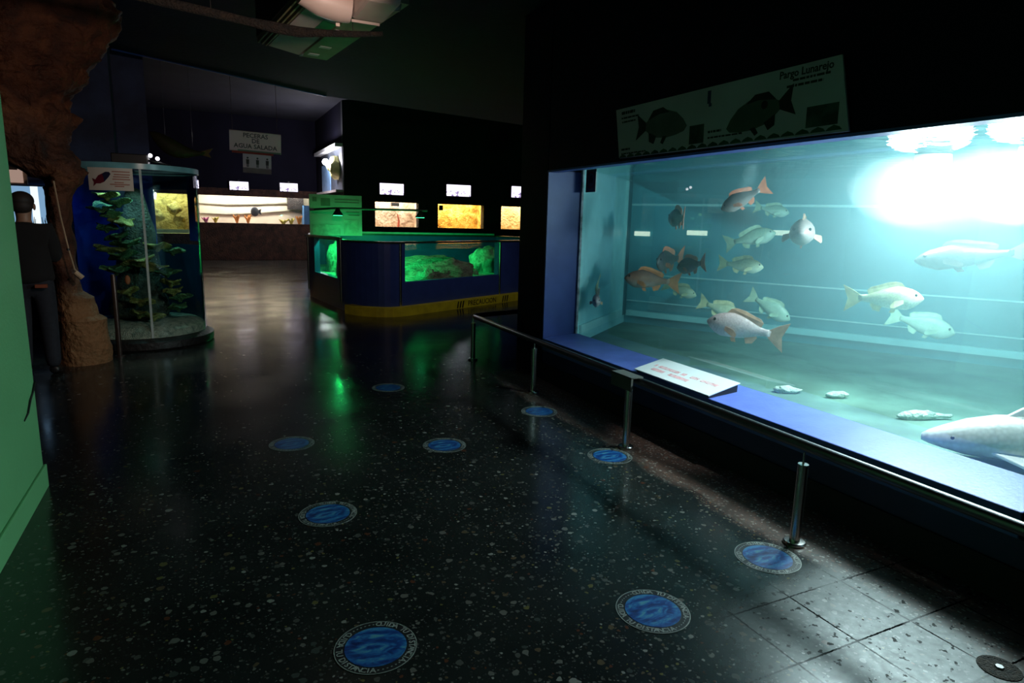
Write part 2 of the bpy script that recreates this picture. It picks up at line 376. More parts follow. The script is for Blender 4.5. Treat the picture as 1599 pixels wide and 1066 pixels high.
wb = MB().box(3.9, 19.75, 0, 17, 20.0, 1.31).box(3.9, 19.75, 2.06, 17, 20, 2.22)
for a, b in ((3.9, 4.82), (6.19, 6.83), (8.41, 9.04), (10.6, 17)): wb.box(a, 19.75, 1.31, b, 20, 2.06)
struct('wall_back_right_base', wb, darkrock, 'dark rock facing around the three far tanks', 'wall')
struct('wall_back_corner', MB().box(3.9, 20.0, 0, 4.1, 24.9, 4.9), farpaint, 'dark return wall beside the lit display case', 'wall')

# ------------------------------------------------------------------ the big tank
tank = thing('aquarium_tank', 'big bright teal fish tank behind the blue sill on the right', 'aquarium', (4.5, 3.5, 0.44))
glass = sheetglass('tank_glass', (0.97, 1.0, 0.99), 1.8, 0.0, 1.5)
MB().box(3.449, 1.33, 0.45, 3.453, 5.60, 2.35).build('glass_pane', glass, tank)
poly = [(3.46, 0.2), (7.6, 0.2), (7.6, 1.76), (6.81, 3.19), (4.84, 6.71), (3.46, 5.585)]
teal_wall = paint('teal_tank_wall', (0.11, 0.45, 0.54), 0.6, var=0.3, scale=1.5)
MB().prism([(6.81, 3.19), (7.66, 1.66), (7.72, 1.70), (4.9, 6.76), (4.84, 6.71)], 0.30, 3.2).build('back_panel', teal_wall, tank)
MB().prism([(3.455, 5.59), (4.84, 6.715), (4.82, 6.75), (3.445, 5.62)], 0.30, 3.2).build('end_panel', paint('pale_teal_panel', (0.42, 0.76, 0.80), 0.4, var=.1), tank)
MB().box(3.46, 0.12, .3, 7.7, 0.2, 3.2).build('near_panel', teal_wall, tank)
MB().prism([(3.46, 0.2), (7.7, 0.2), (7.7, 1.76), (4.86, 6.74), (3.46, 5.6)], 0.26, 0.34).build('tank_floor',
    paint('tank_floor_silt', (0.11, 0.20, 0.15), 0.8, var=0.55, scale=2.2, bump=.3, bscale=14), tank)
MB().prism([(3.16, 0.1), (7.8, 0.1), (7.8, 1.8), (4.9, 6.9), (3.16, 5.62)], 3.2, 3.26).build('hood', navy, tank)
vol = MB().prism(poly, 0.345, 2.09).build('water', water_volume('tank_water', (0.58, 0.92, 0.98), 0.115, (0.38, 0.89, 0.94), 0.27), tank)
wt = MB(); wt.face([(x, y, 2.095) for x, y in poly]); wt.build('water_surface', water_top('tank_water_surface', (0.85, 0.97, 0.97), 0.72, 7), tank)
ledge = paint('pale_teal_ledge', (0.55, 0.85, 0.85), 0.4, var=.1)
dirb = Vector((1.97, -3.52, 0)).normalized(); nb = Vector((-dirb.y, dirb.x, 0)) * -1   # nb points into the tank
if nb.x > 0: nb = -nb
def on_back(s, z, off=0.0): return Vector((4.84, 6.71, 0)) + dirb * s + nb * off + Vector((0, 0, z))
def backbar(name, s0, s1, z0, z1, off, mat):
    m = MB(); m.rings([[on_back(s, z0, 0), on_back(s, z1, 0), on_back(s, z1, off), on_back(s, z0, off)] for s in (s0, s1)])
    return m.build(name, mat, tank)
backbar('bottom_ledge', 0.05, 4.6, 0.44, 0.505, 0.07, ledge)
backbar('frame_bar', 0.03, 4.6, 1.80, 1.825, 0.03, ledge)
backbar('frame_bar', 0.03, 4.6, 0.955, 0.97, 0.03, ledge)
backbar('frame_bar', 0.03, 4.6, 0.62, 0.632, 0.03, ledge)
dx, dy = 1.385, 1.125
def on_end(t, z, off=0.02): return Vector((3.455 + dx * t + off * .63, 5.59 + dy * t - off * .776, z))
m = MB(); m.rings([[on_end(t, .445, 0), on_end(t, .53, 0), on_end(t, .53, .03), on_end(t, .445, .03)] for t in (0.02, .88)]); m.build('end_ledge', ledge, tank)
m = MB(); m.rings([[on_end(t, .445, 0), on_end(t, 2.09, 0), on_end(t, 2.09, .03), on_end(t, .445, .03)] for t in (0.86, .885)]); m.build('corner_post', ledge, tank)
m = MB(); m.rings([[on_end(t, .445, 0), on_end(t, 2.09, 0), on_end(t, 2.09, .02), on_end(t, .445, .02)] for t in (0.89, .995)]); m.build('corner_panel', paint('deep_teal', (0.02, 0.09, 0.12), .5), tank)
MB().box(3.425, 5.575, 0.45, 3.447, 5.60, 2.3).build('sealant_strip', paint('sealant', (0.55, 0.55, 0.62), 0.4, var=0.6, scale=18), tank)
# lit captions of the hall beyond, on the rear side
capmat = emit('caption_glow', (0.95, 0.98, 0.80), 1.1)
for i, (s, wd, lab) in enumerate(((0.08, 0.20, 'small glowing caption strip at the back of the big tank, above the brown snapper'),
        (0.75, 0.24, 'small glowing caption strip, middle one of three at the back of the big tank'), (1.72, 0.24, 'small glowing caption strip at the back of the big tank, beside the pale oval fish'))):
    b = MB(); z0 = 1.435 + .03 * i
    b.rings([[on_back(t, z0, .002), on_back(t, z0 + .055, .002), on_back(t, z0 + .055, .02), on_back(t, z0, .02)] for t in (s, s + wd)])
    tag(b.build('lit_caption', capmat), lab, 'caption light', 'caption lights seen through the big tank')
# flood lamps in the water at the right end
lampw = emit('flood_lens', (0.92, 0.98, 1.0), 14)
for y, lab in ((2.86, 'white flood lamp in the big tank, farther one of the pair'), (2.22, 'white flood lamp in the big tank, nearer one of the pair at the right')):
    f = thing('flood_lamp', lab, 'lamp', (4.55, y, 2.0), 'flood lamps in the big tank')
    MB().lathe([(0.03, .12), (0.11, .10), (0.12, .02), (0.11, 0)], (4.55, y, 1.99), 20).build('housing', white, f, smooth=40)
    MB().lathe([(0.10, 0), (0.095, -.012), (0.03, -.02)], (4.55, y, 1.988), 20).build('lens', lampw, f)
    light('flood_glow', 'POINT', (4.5, y, 1.96), 200, (0.86, 0.98, 1.0), shadow_soft_size=0.12)
    light('flood_light', 'SPOT', (4.48, y, 1.97), 250, (0.88, 0.97, 1.0), to=(3.1, y - .35, .2), spot_size=math.radians(150), spot_blend=1.0, shadow_soft_size=0.25)
    light('flood_beam', 'SPOT', (4.6, y - .02, 2.03), 300, (0.9, 0.98, 1.0), to=(4.62, y - .05, .34), spot_size=math.radians(16), spot_blend=1.0, shadow_soft_size=0.05)
light('front_fill', 'SPOT', (3.56, 2.0, 2.08), 170, (1.0, 0.98, 0.95), to=(3.66, 1.75, .4), spot_size=math.radians(44), spot_blend=.8, shadow_soft_size=.05)  # added fill that brightens the shark and the sill beside it
light('front_fill', 'SPOT', (3.56, 3.5, 2.08), 75, (0.92, 0.98, 1.0), to=(3.30, 3.5, .45), spot_size=math.radians(38), spot_blend=.8, shadow_soft_size=.05)  # added fill that whitens the notice sheet and nearby sill
bub, nt_, o_ = newmat('bubble_cloud'); s_ = node(nt_, 'ShaderNodeVolumeScatter'); s_.inputs[0].default_value = (.95, 1, 1, 1); s_.inputs['Density'].default_value = 0.16; L(nt_, s_.outputs[0], o_.inputs['Volume'])
for i, (c, r) in enumerate((((4.55, 2.80, 1.88), (.58, .58, .26)), ((4.60, 2.00, 1.87), (.58, .58, .27)))):
    b = MB().ball(c, r, 24).build('bubble_plume', bub, None, smooth=180); roughen(b, 0.10, 2.2, i * 3.1)
    tag(b, ('cloud of fine bubbles lit white around the farther flood lamp', 'cloud of fine bubbles lit white at the right end of the big tank')[i], 'bubbles', kind='stuff')

# ------------------------------------------------------------------ fish
PROF = [(0, .012, .010), (.03, .05, .03), (.08, .10, .055), (.16, .15, .08), (.26, .185, .095), (.38, .195, .095), (.5, .18, .085), (.62, .15, .07), (.74, .105, .05), (.84, .07, .032), (.92, .055, .02), (1.0, .06, .012)]
def fish_body(bend):
    rs = []
    for t, h, w_ in PROF:
        cx = 0.5 - t; cy = bend * (t - .35) ** 2; cz = -0.02 * math.sin(t * PI) - .03 * (1 - t) * (t < .3)
        ring = []
        for k in range(16):
            a = 2 * PI * k / 16; s, c = math.sin(a), math.cos(a)
            ring.append((cx, cy + c * w_ * (1 - .25 * abs(s) ** 3), cz + s * h * (.98 if s > 0 else .82)))
        rs.append(ring)
    return MB().rings(rs)
def fin(mb, pts, th=0.006, cy=lambda x: 0):
    """flat fin outline in the fish's x-z plane, with a thickness"""
    a = [mb.bm.verts.new((x, cy(x) + th, z)) for x, z in pts]; b = [mb.bm.verts.new((x, cy(x) - th, z)) for x, z in pts]
    mb.bm.faces.new(a); mb.bm.faces.new(b[::-1]); n = len(pts)
    for i in range(n): mb.bm.faces.new((a[i], b[i], b[(i + 1) % n], a[(i + 1) % n]))
FM = {
 'brown': (fish_mat('brown_fish_scales', (0.12, 0.05, 0.035), (0.36, 0.17, 0.11), (0.62, 0.46, 0.40)), paint('orange_fin', (0.85, 0.30, 0.12), .5, var=.3, scale=9)),
 'dark': (fish_mat('dark_fish_scales', (0.03, 0.03, 0.035), (0.09, 0.075, 0.075), (0.30, 0.25, 0.24)), paint('red_fin', (0.80, 0.25, 0.14), .5, var=.3, scale=9)),
 'pink': (fish_mat('pinkish_fish_scales', (0.36, 0.25, 0.24), (0.62, 0.50, 0.50), (0.85, 0.80, 0.82)), paint('salmon_fin', (0.92, 0.50, 0.32), .5, var=.3, scale=9)),
 'pale': (fish_mat('pale_fish_scales', (0.42, 0.42, 0.24), (0.72, 0.72, 0.48), (0.9, 0.9, 0.75)), paint('yellow_fin', (0.85, 0.75, 0.42), .5, var=.3, scale=9)),
 'green': (fish_mat('greenish_fish_scales', (0.20, 0.30, 0.22), (0.36, 0.48, 0.36), (0.6, 0.7, 0.6)), paint('green_fin', (0.40, 0.52, 0.36), .5, var=.3, scale=9)),
 'dull': (fish_mat('dull_pink_scales', (0.22, 0.17, 0.16), (0.32, 0.26, 0.25), (0.42, 0.38, 0.36)), paint('dull_fin', (0.45, 0.28, 0.20), .5, var=.3, scale=9)),
 'grey': (fish_mat('grey_fish_scales', (0.022, 0.025, 0.022), (0.045, 0.05, 0.045), (0.13, 0.13, 0.12)), paint('grey_fin', (0.10, 0.075, 0.06), .5, var=.3, scale=9)),
}
eye_m = paint('fish_eye', (0.01, 0.01, 0.01), 0.15); 
PROTO = {}
def fish(kind, head, tail, label, bend=0.12, hs=1.18, ws=1.0, group='fish swimming in the big tank'):
    head, tail = Vector(head), Vector(tail); d = head - tail; Ln = d.length / 1.24   # nose to tail tip is 1.24 body lengths
    key = (kind, bend)
    loc = tail + d * (0.74 / 1.24)
    x = d.normalized(); y = Vector((0, 0, 1)).cross(x).normalized(); z = x.cross(y)
    Mx = Matrix((x, y, z)).transposed().to_4x4()
    if key not in PROTO:
        o = fish_body(bend).build('snapper_fish', FM[kind][0], None, smooth=180)
        PROTO[key] = o
        cy = lambda X: bend * ((.5 - X) - .35) ** 2
        f = MB(); fin(f, [(-.47, .055), (-.60, .14), (-.74, .21), (-.70, .08), (-.675, 0), (-.70, -.08), (-.74, -.20), (-.60, -.13), (-.47, -.055)], .007, cy); f.build('tail_fin', FM[kind][1], o, world=False)
        f = MB(); fin(f, [(.22, .15), (.17, .215), (.08, .235), (-.05, .225), (-.18, .19), (-.30, .165), (-.36, .12), (-.34, .06), (-.1, .12), (.1, .14)], .006, cy); f.build('dorsal_fin', FM[kind][1], o, world=False)
        f = MB(); fin(f, [(-.12, -.11), (-.17, -.21), (-.27, -.185), (-.32, -.10), (-.30, -.05)], .006, cy); f.build('anal_fin', FM[kind][1], o, world=False)
        f = MB(); fin(f, [(.12, -.13), (.05, -.23), (-.02, -.225), (.02, -.14)], .006, cy); f.build('pelvic_fin', FM[kind][1], o, world=False)
        for s in (-1, 1):
            f = MB(); yy = cy(.2) + s * .086
            f.rings([[(.2, yy, -.03), (.2, yy + s * .006, -.03), (.2, yy + s * .006, -.09), (.2, yy, -.09)], [(.06, yy + s * .05, -.05), (.06, yy + s * .056, -.05), (.05, yy + s * .056, -.15), (.05, yy + s * .05, -.15)], [(0, yy + s * .06, -.10), (0, yy + s * .064, -.10), (.0, yy + s * .064, -.14), (0, yy + s * .06, -.14)]])
            f.build('pectoral_fin', FM[kind][1], o, world=False)
            MB().ball((.385, cy(.385) + s * .058, .03), (.022, .012, .022), 10).build('eye', eye_m, o, smooth=180, world=False)
    else:
        o = copy_tree(PROTO[key])
    o.matrix_world = Matrix.Translation(loc) @ Mx @ Matrix.Diagonal((Ln, Ln * ws, Ln * hs, 1))
    return tag(o, label, 'fish', group)
FISH = [
 ('dark', (3.92, 4.17, 1.72), (4.17, 3.91, 1.91), 'dark snapper with a raised red tail, highest fish in the big tank', .12),
 ('dark', (4.36, 5.36, 1.66), (4.22, 4.88, 1.64), 'small dark fish seen from behind with orange tail, left of the highest fish', .2, 1.3),
 ('brown', (3.64, 5.08, 1.08), (4.05, 4.75, 1.04), 'brown snapper with bright orange fins facing left, over the left of the big tank', .12),
 ('dark', (3.88, 4.92, 1.23), (4.32, 5.09, 1.26), 'dark fish facing out just above the brown orange-finned snapper', .12, 1.5),
 ('dark', (4.07, 4.84, 1.19), (4.13, 4.48, 1.25), 'dark grey fish with upright tail, right behind the orange tail of the brown snapper', .2, 1.45),
 ('pale', (4.53, 5.06, 0.88), (4.27, 5.29, 0.97), 'pale yellow fish half hidden behind the brown snapper\'s orange tail', .1),
 ('pale', (4.43, 4.13, 1.24), (4.16, 4.41, 1.25), 'pale yellow-green fish facing right in the middle of the big tank, alone above the pair', .1),
 ('green', (4.96, 4.52, 1.54), (4.64, 4.85, 1.40), 'dim green fish sloping up beneath the highest snapper', .1),
 ('dull', (4.175, 3.555, 1.55), (4.635, 3.92, 1.555), 'pale oval fish seen head-on right of the glowing captions', 0, 1.25, 2.1),
 ('green', (5.31, 4.69, 1.73), (5.08, 4.94, 1.78), 'faint green fish far back just behind the highest snapper\'s tail', .1),
 ('pale', (4.44, 4.33, 0.77), (4.16, 4.62, 0.88), 'pale yellow fish swimming right, just behind the big pink snapper\'s head', .1),
 ('pink', (3.55, 3.82, 0.86), (3.94, 3.39, 0.76), 'large pinkish snapper with salmon tail close to the glass above the tilted sheet', .12),
 ('green', (4.62, 3.95, 0.79), (4.38, 4.24, 0.98), 'green-grey fish diving right behind the big pink snapper', .15),
 ('pale', (4.38, 2.68, 1.14), (4.11, 3.08, 1.09), 'pale yellow fish facing right in open water under the bright glow', .1),
 ('green', (5.32, 2.97, 0.80), (5.08, 3.39, 0.89), 'faint green fish far back, below the pale yellow fish in open water', .1),
 ('grey', (4.50, 2.86, 1.385), (4.86, 2.28, 1.47), 'long grey fish at the right edge of the big tank under the lamps', .08, .85),
 ('pink', (3.52, 5.36, 0.80), (3.68, 5.62, 0.84), 'pale orange fish facing out by the far end panel of the big tank', .1, 1.5, 1.8),
 ('pale', (3.67, 5.60, 0.84), (3.72, 5.66, 1.05), 'thin pale fish turned upward behind the one at the far end panel', .2),
]
for k, h, t, lab, bd, *hs in FISH: fish(k, h, t, lab, bd, *hs)
# white shark resting by the glass
shm = fish_mat('white_shark_skin', (0.66, 0.68, 0.66), (0.80, 0.80, 0.78), (0.9, 0.9, 0.88))
sh_prof = [(0, .02, .03), (.03, .04, .06), (.08, .065, .09), (.16, .10, .115), (.26, .125, .125), (.36, .13, .12), (.48, .12, .11), (.60, .095, .09), (.74, .08, .07), (.88, .05, .04), (1, .03, .02)]
def shark_c(t): return Vector((3.64 + .70 * t + .25 * t * t, 2.13 - 1.0 * t, .425 + .05 * math.sin(t * 3)))
rs = []
for i, (t, h, w_) in enumerate(sh_prof):
    d = (shark_c(t + .02) - shark_c(t - .02)).normalized(); s = d.cross(Vector((0, 0, 1))).normalized()
    rs.append([shark_c(t) + s * math.cos(2 * PI * k / 18) * w_ * .9 + Vector((0, 0, math.sin(2 * PI * k / 18) * h * 1.15 * (1 if math.sin(2 * PI * k / 18) > 0 else .72))) for k in range(18)])
shark = MB().rings(rs).build('white_shark', shm, None, smooth=180)
tag(shark, 'white shark with pointed back fin resting on the tank floor at the right edge', 'shark')
finm = paint('shark_fin_skin', (0.82, 0.82, 0.78), 0.45, var=.1)
def slab(name, pts, nrm, th, mat, par):
    mb = MB(); a = [Vector(p) + Vector(nrm) * th for p in pts]; b = [Vector(p) - Vector(nrm) * th for p in pts]
    va = [mb.bm.verts.new(p) for p in a]; vb = [mb.bm.verts.new(p) for p in b]
    mb.bm.faces.new(va); mb.bm.faces.new(vb[::-1]); n = len(pts)
    for i in range(n): mb.bm.faces.new((va[i], vb[i], vb[(i + 1) % n], va[(i + 1) % n]))
    return mb.build(name, mat, par, bevel=th * .6)
sd = (shark_c(.5) - shark_c(.3)).normalized(); sn = sd.cross(Vector((0, 0, 1))).normalized()
def sp(t, z): return shark_c(t) + Vector((0, 0, z))
slab('dorsal_fin', [sp(.24, .09), sp(.29, .14), sp(.34, .19), sp(.39, .215), sp(.40, .20), sp(.395, .15), sp(.41, .09)], sn, .012, finm, shark)
pc = shark_c(.24)
slab('pectoral_fin', [pc - sn * .10 + Vector((0, 0, -.04)), pc + sd * .14 - sn * .09 + Vector((0, 0, -.05)), pc + sd * .24 - sn * .13 + Vector((0, 0, -.10)), pc + sd * .18 - sn * .14 + Vector((0, 0, -.095))], Vector((0, 0, 1)), .01, finm, shark)
slab('pectoral_fin', [pc + sn * .10 + Vector((0, 0, -.04)), pc + sd * .14 + sn * .09 + Vector((0, 0, -.05)), pc + sd * .26 + sn * .22 + Vector((0, 0, -.105)), pc + sd * .20 + sn * .24 + Vector((0, 0, -.10))], Vector((0, 0, 1)), .01, finm, shark)
slab('tail_fin', [shark_c(.93), shark_c(1.0) + Vector((0, 0, .04)), shark_c(1.12) + Vector((0, 0, .16)), shark_c(1.06), shark_c(1.08) + Vector((0, 0, -.05)), shark_c(.97) + Vector((0, 0, -.02))], sn, .008, finm, shark)
for s in (-1, 1): MB().ball(shark_c(.1) + sn * s * .098 + Vector((0, 0, .03)), .010, 10).build('eye', eye_m, shark, smooth=180)
# pale stones on the silt; the long slab stands in for a reflection
pst = rock_mat('pale_stone', (0.25, 0.35, 0.30), (0.5, 0.6, 0.5), (0.75, 0.8, 0.65), 6)
for i, (x, y, sx_, sy_, lab) in enumerate(((4.29, 2.51, .20, .035, 'long pale slab on the tank floor behind the white shark\'s snout'), (3.98, 3.35, .12, .05, 'flat pale stone on the tank floor behind the tilted sheet'), (4.2, 3.1, .09, .04, 'small pale stone on the tank floor, farther back than the flat one'))):
    b = MB().ball((x, y, .345 + .02), (sx_, sy_, .03), 16, Matrix.Rotation(-.38, 4, 'Z')).build('stone', pst, None, smooth=180); roughen(b, .02, 9, i)
    tag(b, lab, 'stone', 'pale stones on the tank floor')
# no-flash sticker on the glass
st = thing('no_flash_sticker', 'dark rectangular sticker with red ring on the tank glass, upper far corner', 'sticker', (3.447, 5.44, 1.9))
MB().box(3.443, 5.36, 1.87, 3.448, 5.535, 2.085).build('card', paint('sticker_grey', (0.10, 0.11, 0.12), .4), st)
mm = Matrix.Translation((3.442, 5.447, 1.985)) @ Matrix.Rotation(PI / 2, 4, 'Y')
r = MB(); n = 28
r.rings([[mm @ Vector((math.cos(2 * PI * i / n) * rr, math.sin(2 * PI * i / n) * rr, zz)) for i in range(n)] for rr, zz in ((.082, 0), (.082, -.002), (.064, -.002), (.064, 0))], caps=False)
r.build('ring', paint('sticker_red', (0.30, 0.03, 0.04), .4), st)
MB().box(3.440, 5.415, 1.955, 3.443, 5.478, 2.005).box(3.440, 5.43, 2.005, 3.443, 5.46, 2.025).build('camera_symbol', black, st)
MB().box(3.440, 5.355, 1.87, 3.448, 5.362, 2.06).build('edge_strip', white, st)
# tilted text sheet on the sill
sh = thing('notice_sheet', 'white notice sheet with red lettering tilted on the blue sill', 'notice', (3.2, 3.65, .44))
Msh = frame((3.165, 3.62, .472), (0.0, -1.0, -0.005), (0.97, 0, 0.22))   # x runs towards the camera, y up the slope
MB().box(-.42, -.13, -.004, .42, .16, .004, Msh).build('sheet', paint('bright_white_sheet', (0.9, 0.92, 0.93), .4, var=.02), sh, bevel=.002)
for s_ in (-.40, .40):
    wd = MB(); wd.rings([[Msh @ Vector((s_ + o_, -.12, -.005)), Msh @ Vector((s_ + o_, .15, -.005)), Vector((3.31, 3.62 - s_ - o_, .440)), Vector((3.06, 3.62 - s_ - o_, .422))] for o_ in (-.006, .006)])
    wd.build('stand', black, sh)
lt = MB(); random.seed(11)
for row, (x0, x1, yy, hh) in enumerate(((-.34, .34, .005, .035), (-.30, .10, -.06, .035))):
    x = x0
    while x < x1:
        wl = random.uniform(.02, .032)
        if random.random() < .84:
            lt.box(x, yy, .004, x + .006, yy + hh, .0055, Msh); lt.box(x + wl * .55, yy, .004, x + wl * .55 + .006, yy + hh, .0055, Msh)
            q = yy + random.choice((0, .45, .85)) * hh; lt.box(x, q, .004, x + wl * .6, q + .006, .0055, Msh)
        x += wl
lt.build('lettering', paint('red_ink', (0.90, 0.42, 0.45), .5), sh)
# fish information board over the window
bd = thing('fish_information_board', 'wide white fish information board on the dark wall above the big tank', 'information board', (3.05, 3.4, 2.07))
A0 = Vector((3.035, 4.40, 2.085)); Mb = frame(A0, (0, -1, 0), (-0.03, 0, 1))   # x: towards camera, y: up
W_, H_ = 1.98, .372
MB().prism([(0, 0), (W_ + .06, -.015), (W_ - .02, H_), (-.06, H_)], -.012, 0.0, Mb).build('board', paint('board_white', (0.85, 0.66, 0.85), .55, var=.1, scale=3), bd)
def fishpic(cx, cy, ln, ang, name, mats, flip=1):
    R2 = Mb @ Matrix.Translation((cx, cy, 0)) @ Matrix.Rotation(ang, 4, 'Z') @ Matrix.Diagonal((flip, 1, 1, 1))
    up = [(.5, -.03), (.42, .06), (.28, .15), (.1, .19), (-.1, .17), (-.28, .09), (-.36, .04)]; lo = [(-.36, -.04), (-.25, -.1), (-.12, -.15), (.1, -.16), (.3, -.13), (.45, -.09)]
    pts = [(x * ln, y * ln) for x, y in up + lo]
    if flip > 0: pts = pts[::-1]
    MB().prism(pts, 0.0, .003, R2).build(name, mats[0], bd)
    tp = [(x * ln, y * ln) for x, y in [(-.34, .05), (-.55, .17), (-.50, 0), (-.55, -.17), (-.34, -.05)]]
    for pl in (tp, *[[(x * ln, y * ln) for x, y in w_] for w_ in ([(.15, .16), (.0, .23), (-.2, .2), (-.3, .08), (-.05, .15)], [(-.1, -.13), (-.15, -.23), (-.25, -.2), (-.27, -.08)], [(.12, -.14), (.05, -.24), (.0, -.22), (.04, -.14)])]):
        MB().prism(pl, .0005, .0035, R2).build(name + '_fin', mats[1], bd)
    if name == 'spotted_fish_picture':
        MB().lathe([(.035 * ln * 1.4, .003), (.035 * ln * 1.4, .005)], (-.13 * ln, .07 * ln, 0), 16, R2).build('spot', black, bd)
    return R2
fishpic(.52, .19, .54, -.06, 'grey_fish_picture', (paint('print_grey', (0.20, 0.20, 0.21), .6), paint('print_dark', (0.04, 0.045, 0.045), .6)))
fishpic(1.41, .15, .50, .17, 'spotted_fish_picture', (paint('print_green', (0.12, 0.16, 0.14), .6), paint('print_black', (0.02, 0.022, 0.022), .6)), -1)
ink = paint('print_ink', (0.03, 0.035, 0.035), .6)
for x0, x1, y0, h in ((.02, .19, .325, .022), (.02, .24, .292, .012), (.03, .20, .262, .012), (.03, .14, .055, .014), (.03, .34, .025, .010), (1.0, 1.12, .085, .014), (1.0, 1.3, .05, .010), (1.66, 1.90, .292, .012), (1.62, 1.86, .262, .013)):
    x = x0; tx = MB()
    while x < x1:
        wl = random.uniform(.012, .05); tx.box(x, y0, .0, min(x + wl, x1), y0 + h, .002, Mb); x += wl + .008
    tx.build('text_line', ink, bd)
tx = MB(); text_into(tx, 'Pargo Lunarejo', .058, Mb @ Matrix.Translation((1.74, .335, .001)), .0006, .0012)
tx.build('title', ink, bd)
for a_, b_, h_ in ((.82, .96, .15), (1.77, 1.97, .14)): MB().box(a_, .03, 0, b_, h_, .002, Mb).build('map_panel', paint('print_map', (0.07, 0.12, 0.11), .6, var=.6, scale=14), bd)
wv = MB(); x = 0.0
while x < 2.0:
    wv.prism([(x, 0), (x + .1, 0), (x + .085, .016), (x + .05, .028), (x + .015, .014)], 0, .0015, Mb); x += .1
wv.build('wave_border', paint('print_wave', (0.04, 0.12, 0.08), .6), bd)
MB().box(.98, .27, 0, 1.01, .35, .002, Mb).box(.995, .25, 0, 1.02, .27, .002, Mb).build('emblem', paint('print_blue', (0.05, 0.07, 0.22), .6), bd)

# ------------------------------------------------------------------ barrier rail
rail = thing('barrier_railing', 'low stainless barrier rail on posts along the big tank', 'railing', (2.65, 2.08, 0))
RX = 2.65
pts = [(RX, -2.5, .505), (RX + .02, 2, .505), (RX + .05, 5.1, .505), (RX + .08, 6.62, .505), (RX + .12, 6.68, .505), (2.9, 6.74, .505), (3.80, 6.98, .505)]
MB().tube(pts, 0.027, 14).build('rail_tube', steel_dark, rail, smooth=60)
for px, py in ((RX - .02, .55), (RX - .02, 2.08), (RX + .01, 3.58), (RX + .07, 5.14), (RX + .08, 6.66)):
    p = MB().lathe([(.026, 0), (.026, .425)], (px, py, 0), 18).build('post', steel, rail, smooth=40)
    MB().lathe([(.056, 0), (.056, .010), (.050, .016), (.027, .018)], (px, py, 0), 22).build('base_flange', steel, p, smooth=40)
    MB().lathe([(.006, .42), (.006, .485)], (px, py, 0), 10).build('pin', steel, p)
MB().box(2.60, 3.48, .44, 2.615, 3.72, .535).box(2.60, 3.48, .53, 2.70, 3.72, .538).build('bracket_plate', paint('bracket_grey', (0.22, 0.22, 0.20), .45, metal=.6), rail)

# ------------------------------------------------------------------ floor stickers
ring_m = paint('sticker_black', (0.012, 0.014, 0.016), 0.35); letter_m = paint('sticker_letters', (0.26, 0.28, 0.26), 0.5, var=.3, scale=60)
def whirl():
    m, nt, out = newmat('sticker_whirlpool')
    p = node(nt, 'ShaderNodeBsdfPrincipled'); p.inputs['Roughness'].default_value = 0.35
    tc = node(nt, 'ShaderNodeTexCoord')
    mp = node(nt, 'ShaderNodeMapping'); mp.inputs['Scale'].default_value = (1, 2.2, 1); mp.inputs['Location'].default_value = (.012, .02, 0); L(nt, tc.outputs['Object'], mp.inputs[0])
    wv = node(nt, 'ShaderNodeTexWave'); wv.wave_type = 'RINGS'; wv.rings_direction = 'Z'; wv.inputs['Scale'].default_value = 3.2; wv.inputs['Distortion'].default_value = 3.0; wv.inputs['Detail'].default_value = 3
    wv.inputs['Detail Scale'].default_value = 4
    L(nt, mp.outputs[0], wv.inputs['Vector'])
    nz = node(nt, 'ShaderNodeTexNoise'); nz.inputs['Scale'].default_value = 13; nz.inputs['Distortion'].default_value = 2.5; L(nt, mp.outputs[0], nz.inputs['Vector'])
    f = math_n(nt, 'ADD', math_n(nt, 'MULTIPLY', wv.outputs[0], .25), math_n(nt, 'MULTIPLY', nz.outputs[0], .8))
    r = ramp(nt, f, [(0.25, (0.002, 0.010, 0.075)), (0.45, (0.005, 0.045, 0.20)), (0.60, (0.012, 0.11, 0.30)), (0.78, (0.07, 0.24, 0.30))])
    L(nt, r.outputs[0], p.inputs['Base Color']); L(nt, p.outputs[0], out.inputs[0]); return m
def make_sticker():
    o = MB().lathe([(.152, 0), (.152, .0012)], n=48).build('floor_sticker', ring_m)
    MB().lathe([(.114, .001), (.114, .0022)], n=48).build('whirlpool_picture', whirl(), o, world=False)
    lt = MB()
    def arc(s, a0, a1, inward):
        for i, ch in enumerate(s):
            if ch == ' ': continue
            a = math.radians(a0 + (a1 - a0) * i / (len(s) - 1))
            rot = a + PI / 2 if inward else a - PI / 2
            text_into(lt, ch, .033, Matrix.Translation((.133 * math.cos(a), .133 * math.sin(a), .0018)) @ Matrix.Rotation(rot, 4, 'Z'), .0003, .0006)
    arc('CUIDA TU DISTANCIA', 88, -42, False); arc('CUIDA TU DISTANCIA', 142, 268, True)
    for a in list(range(96, 140, 7)) + list(range(276, 314, 7)):
        t = math.radians(a); lt.box(-.003, -.0022, .0014, .003, .0022, .002, Matrix.Translation((.133 * math.cos(t), .133 * math.sin(t), 0)) @ Matrix.Rotation(t + PI / 2, 4, 'Z'))
    lt.build('lettering', letter_m, o, world=False)
    rr = MB(); n = 48
    rr.rings([[(math.cos(2 * PI * i / n) * q, math.sin(2 * PI * i / n) * q, z) for i in range(n)] for q, z in ((.152, .0012), (.152, .0018), (.149, .0018), (.149, .0012))], caps=False)
    rr.build('outer_line', letter_m, o, world=False)
    return o
proto = make_sticker()
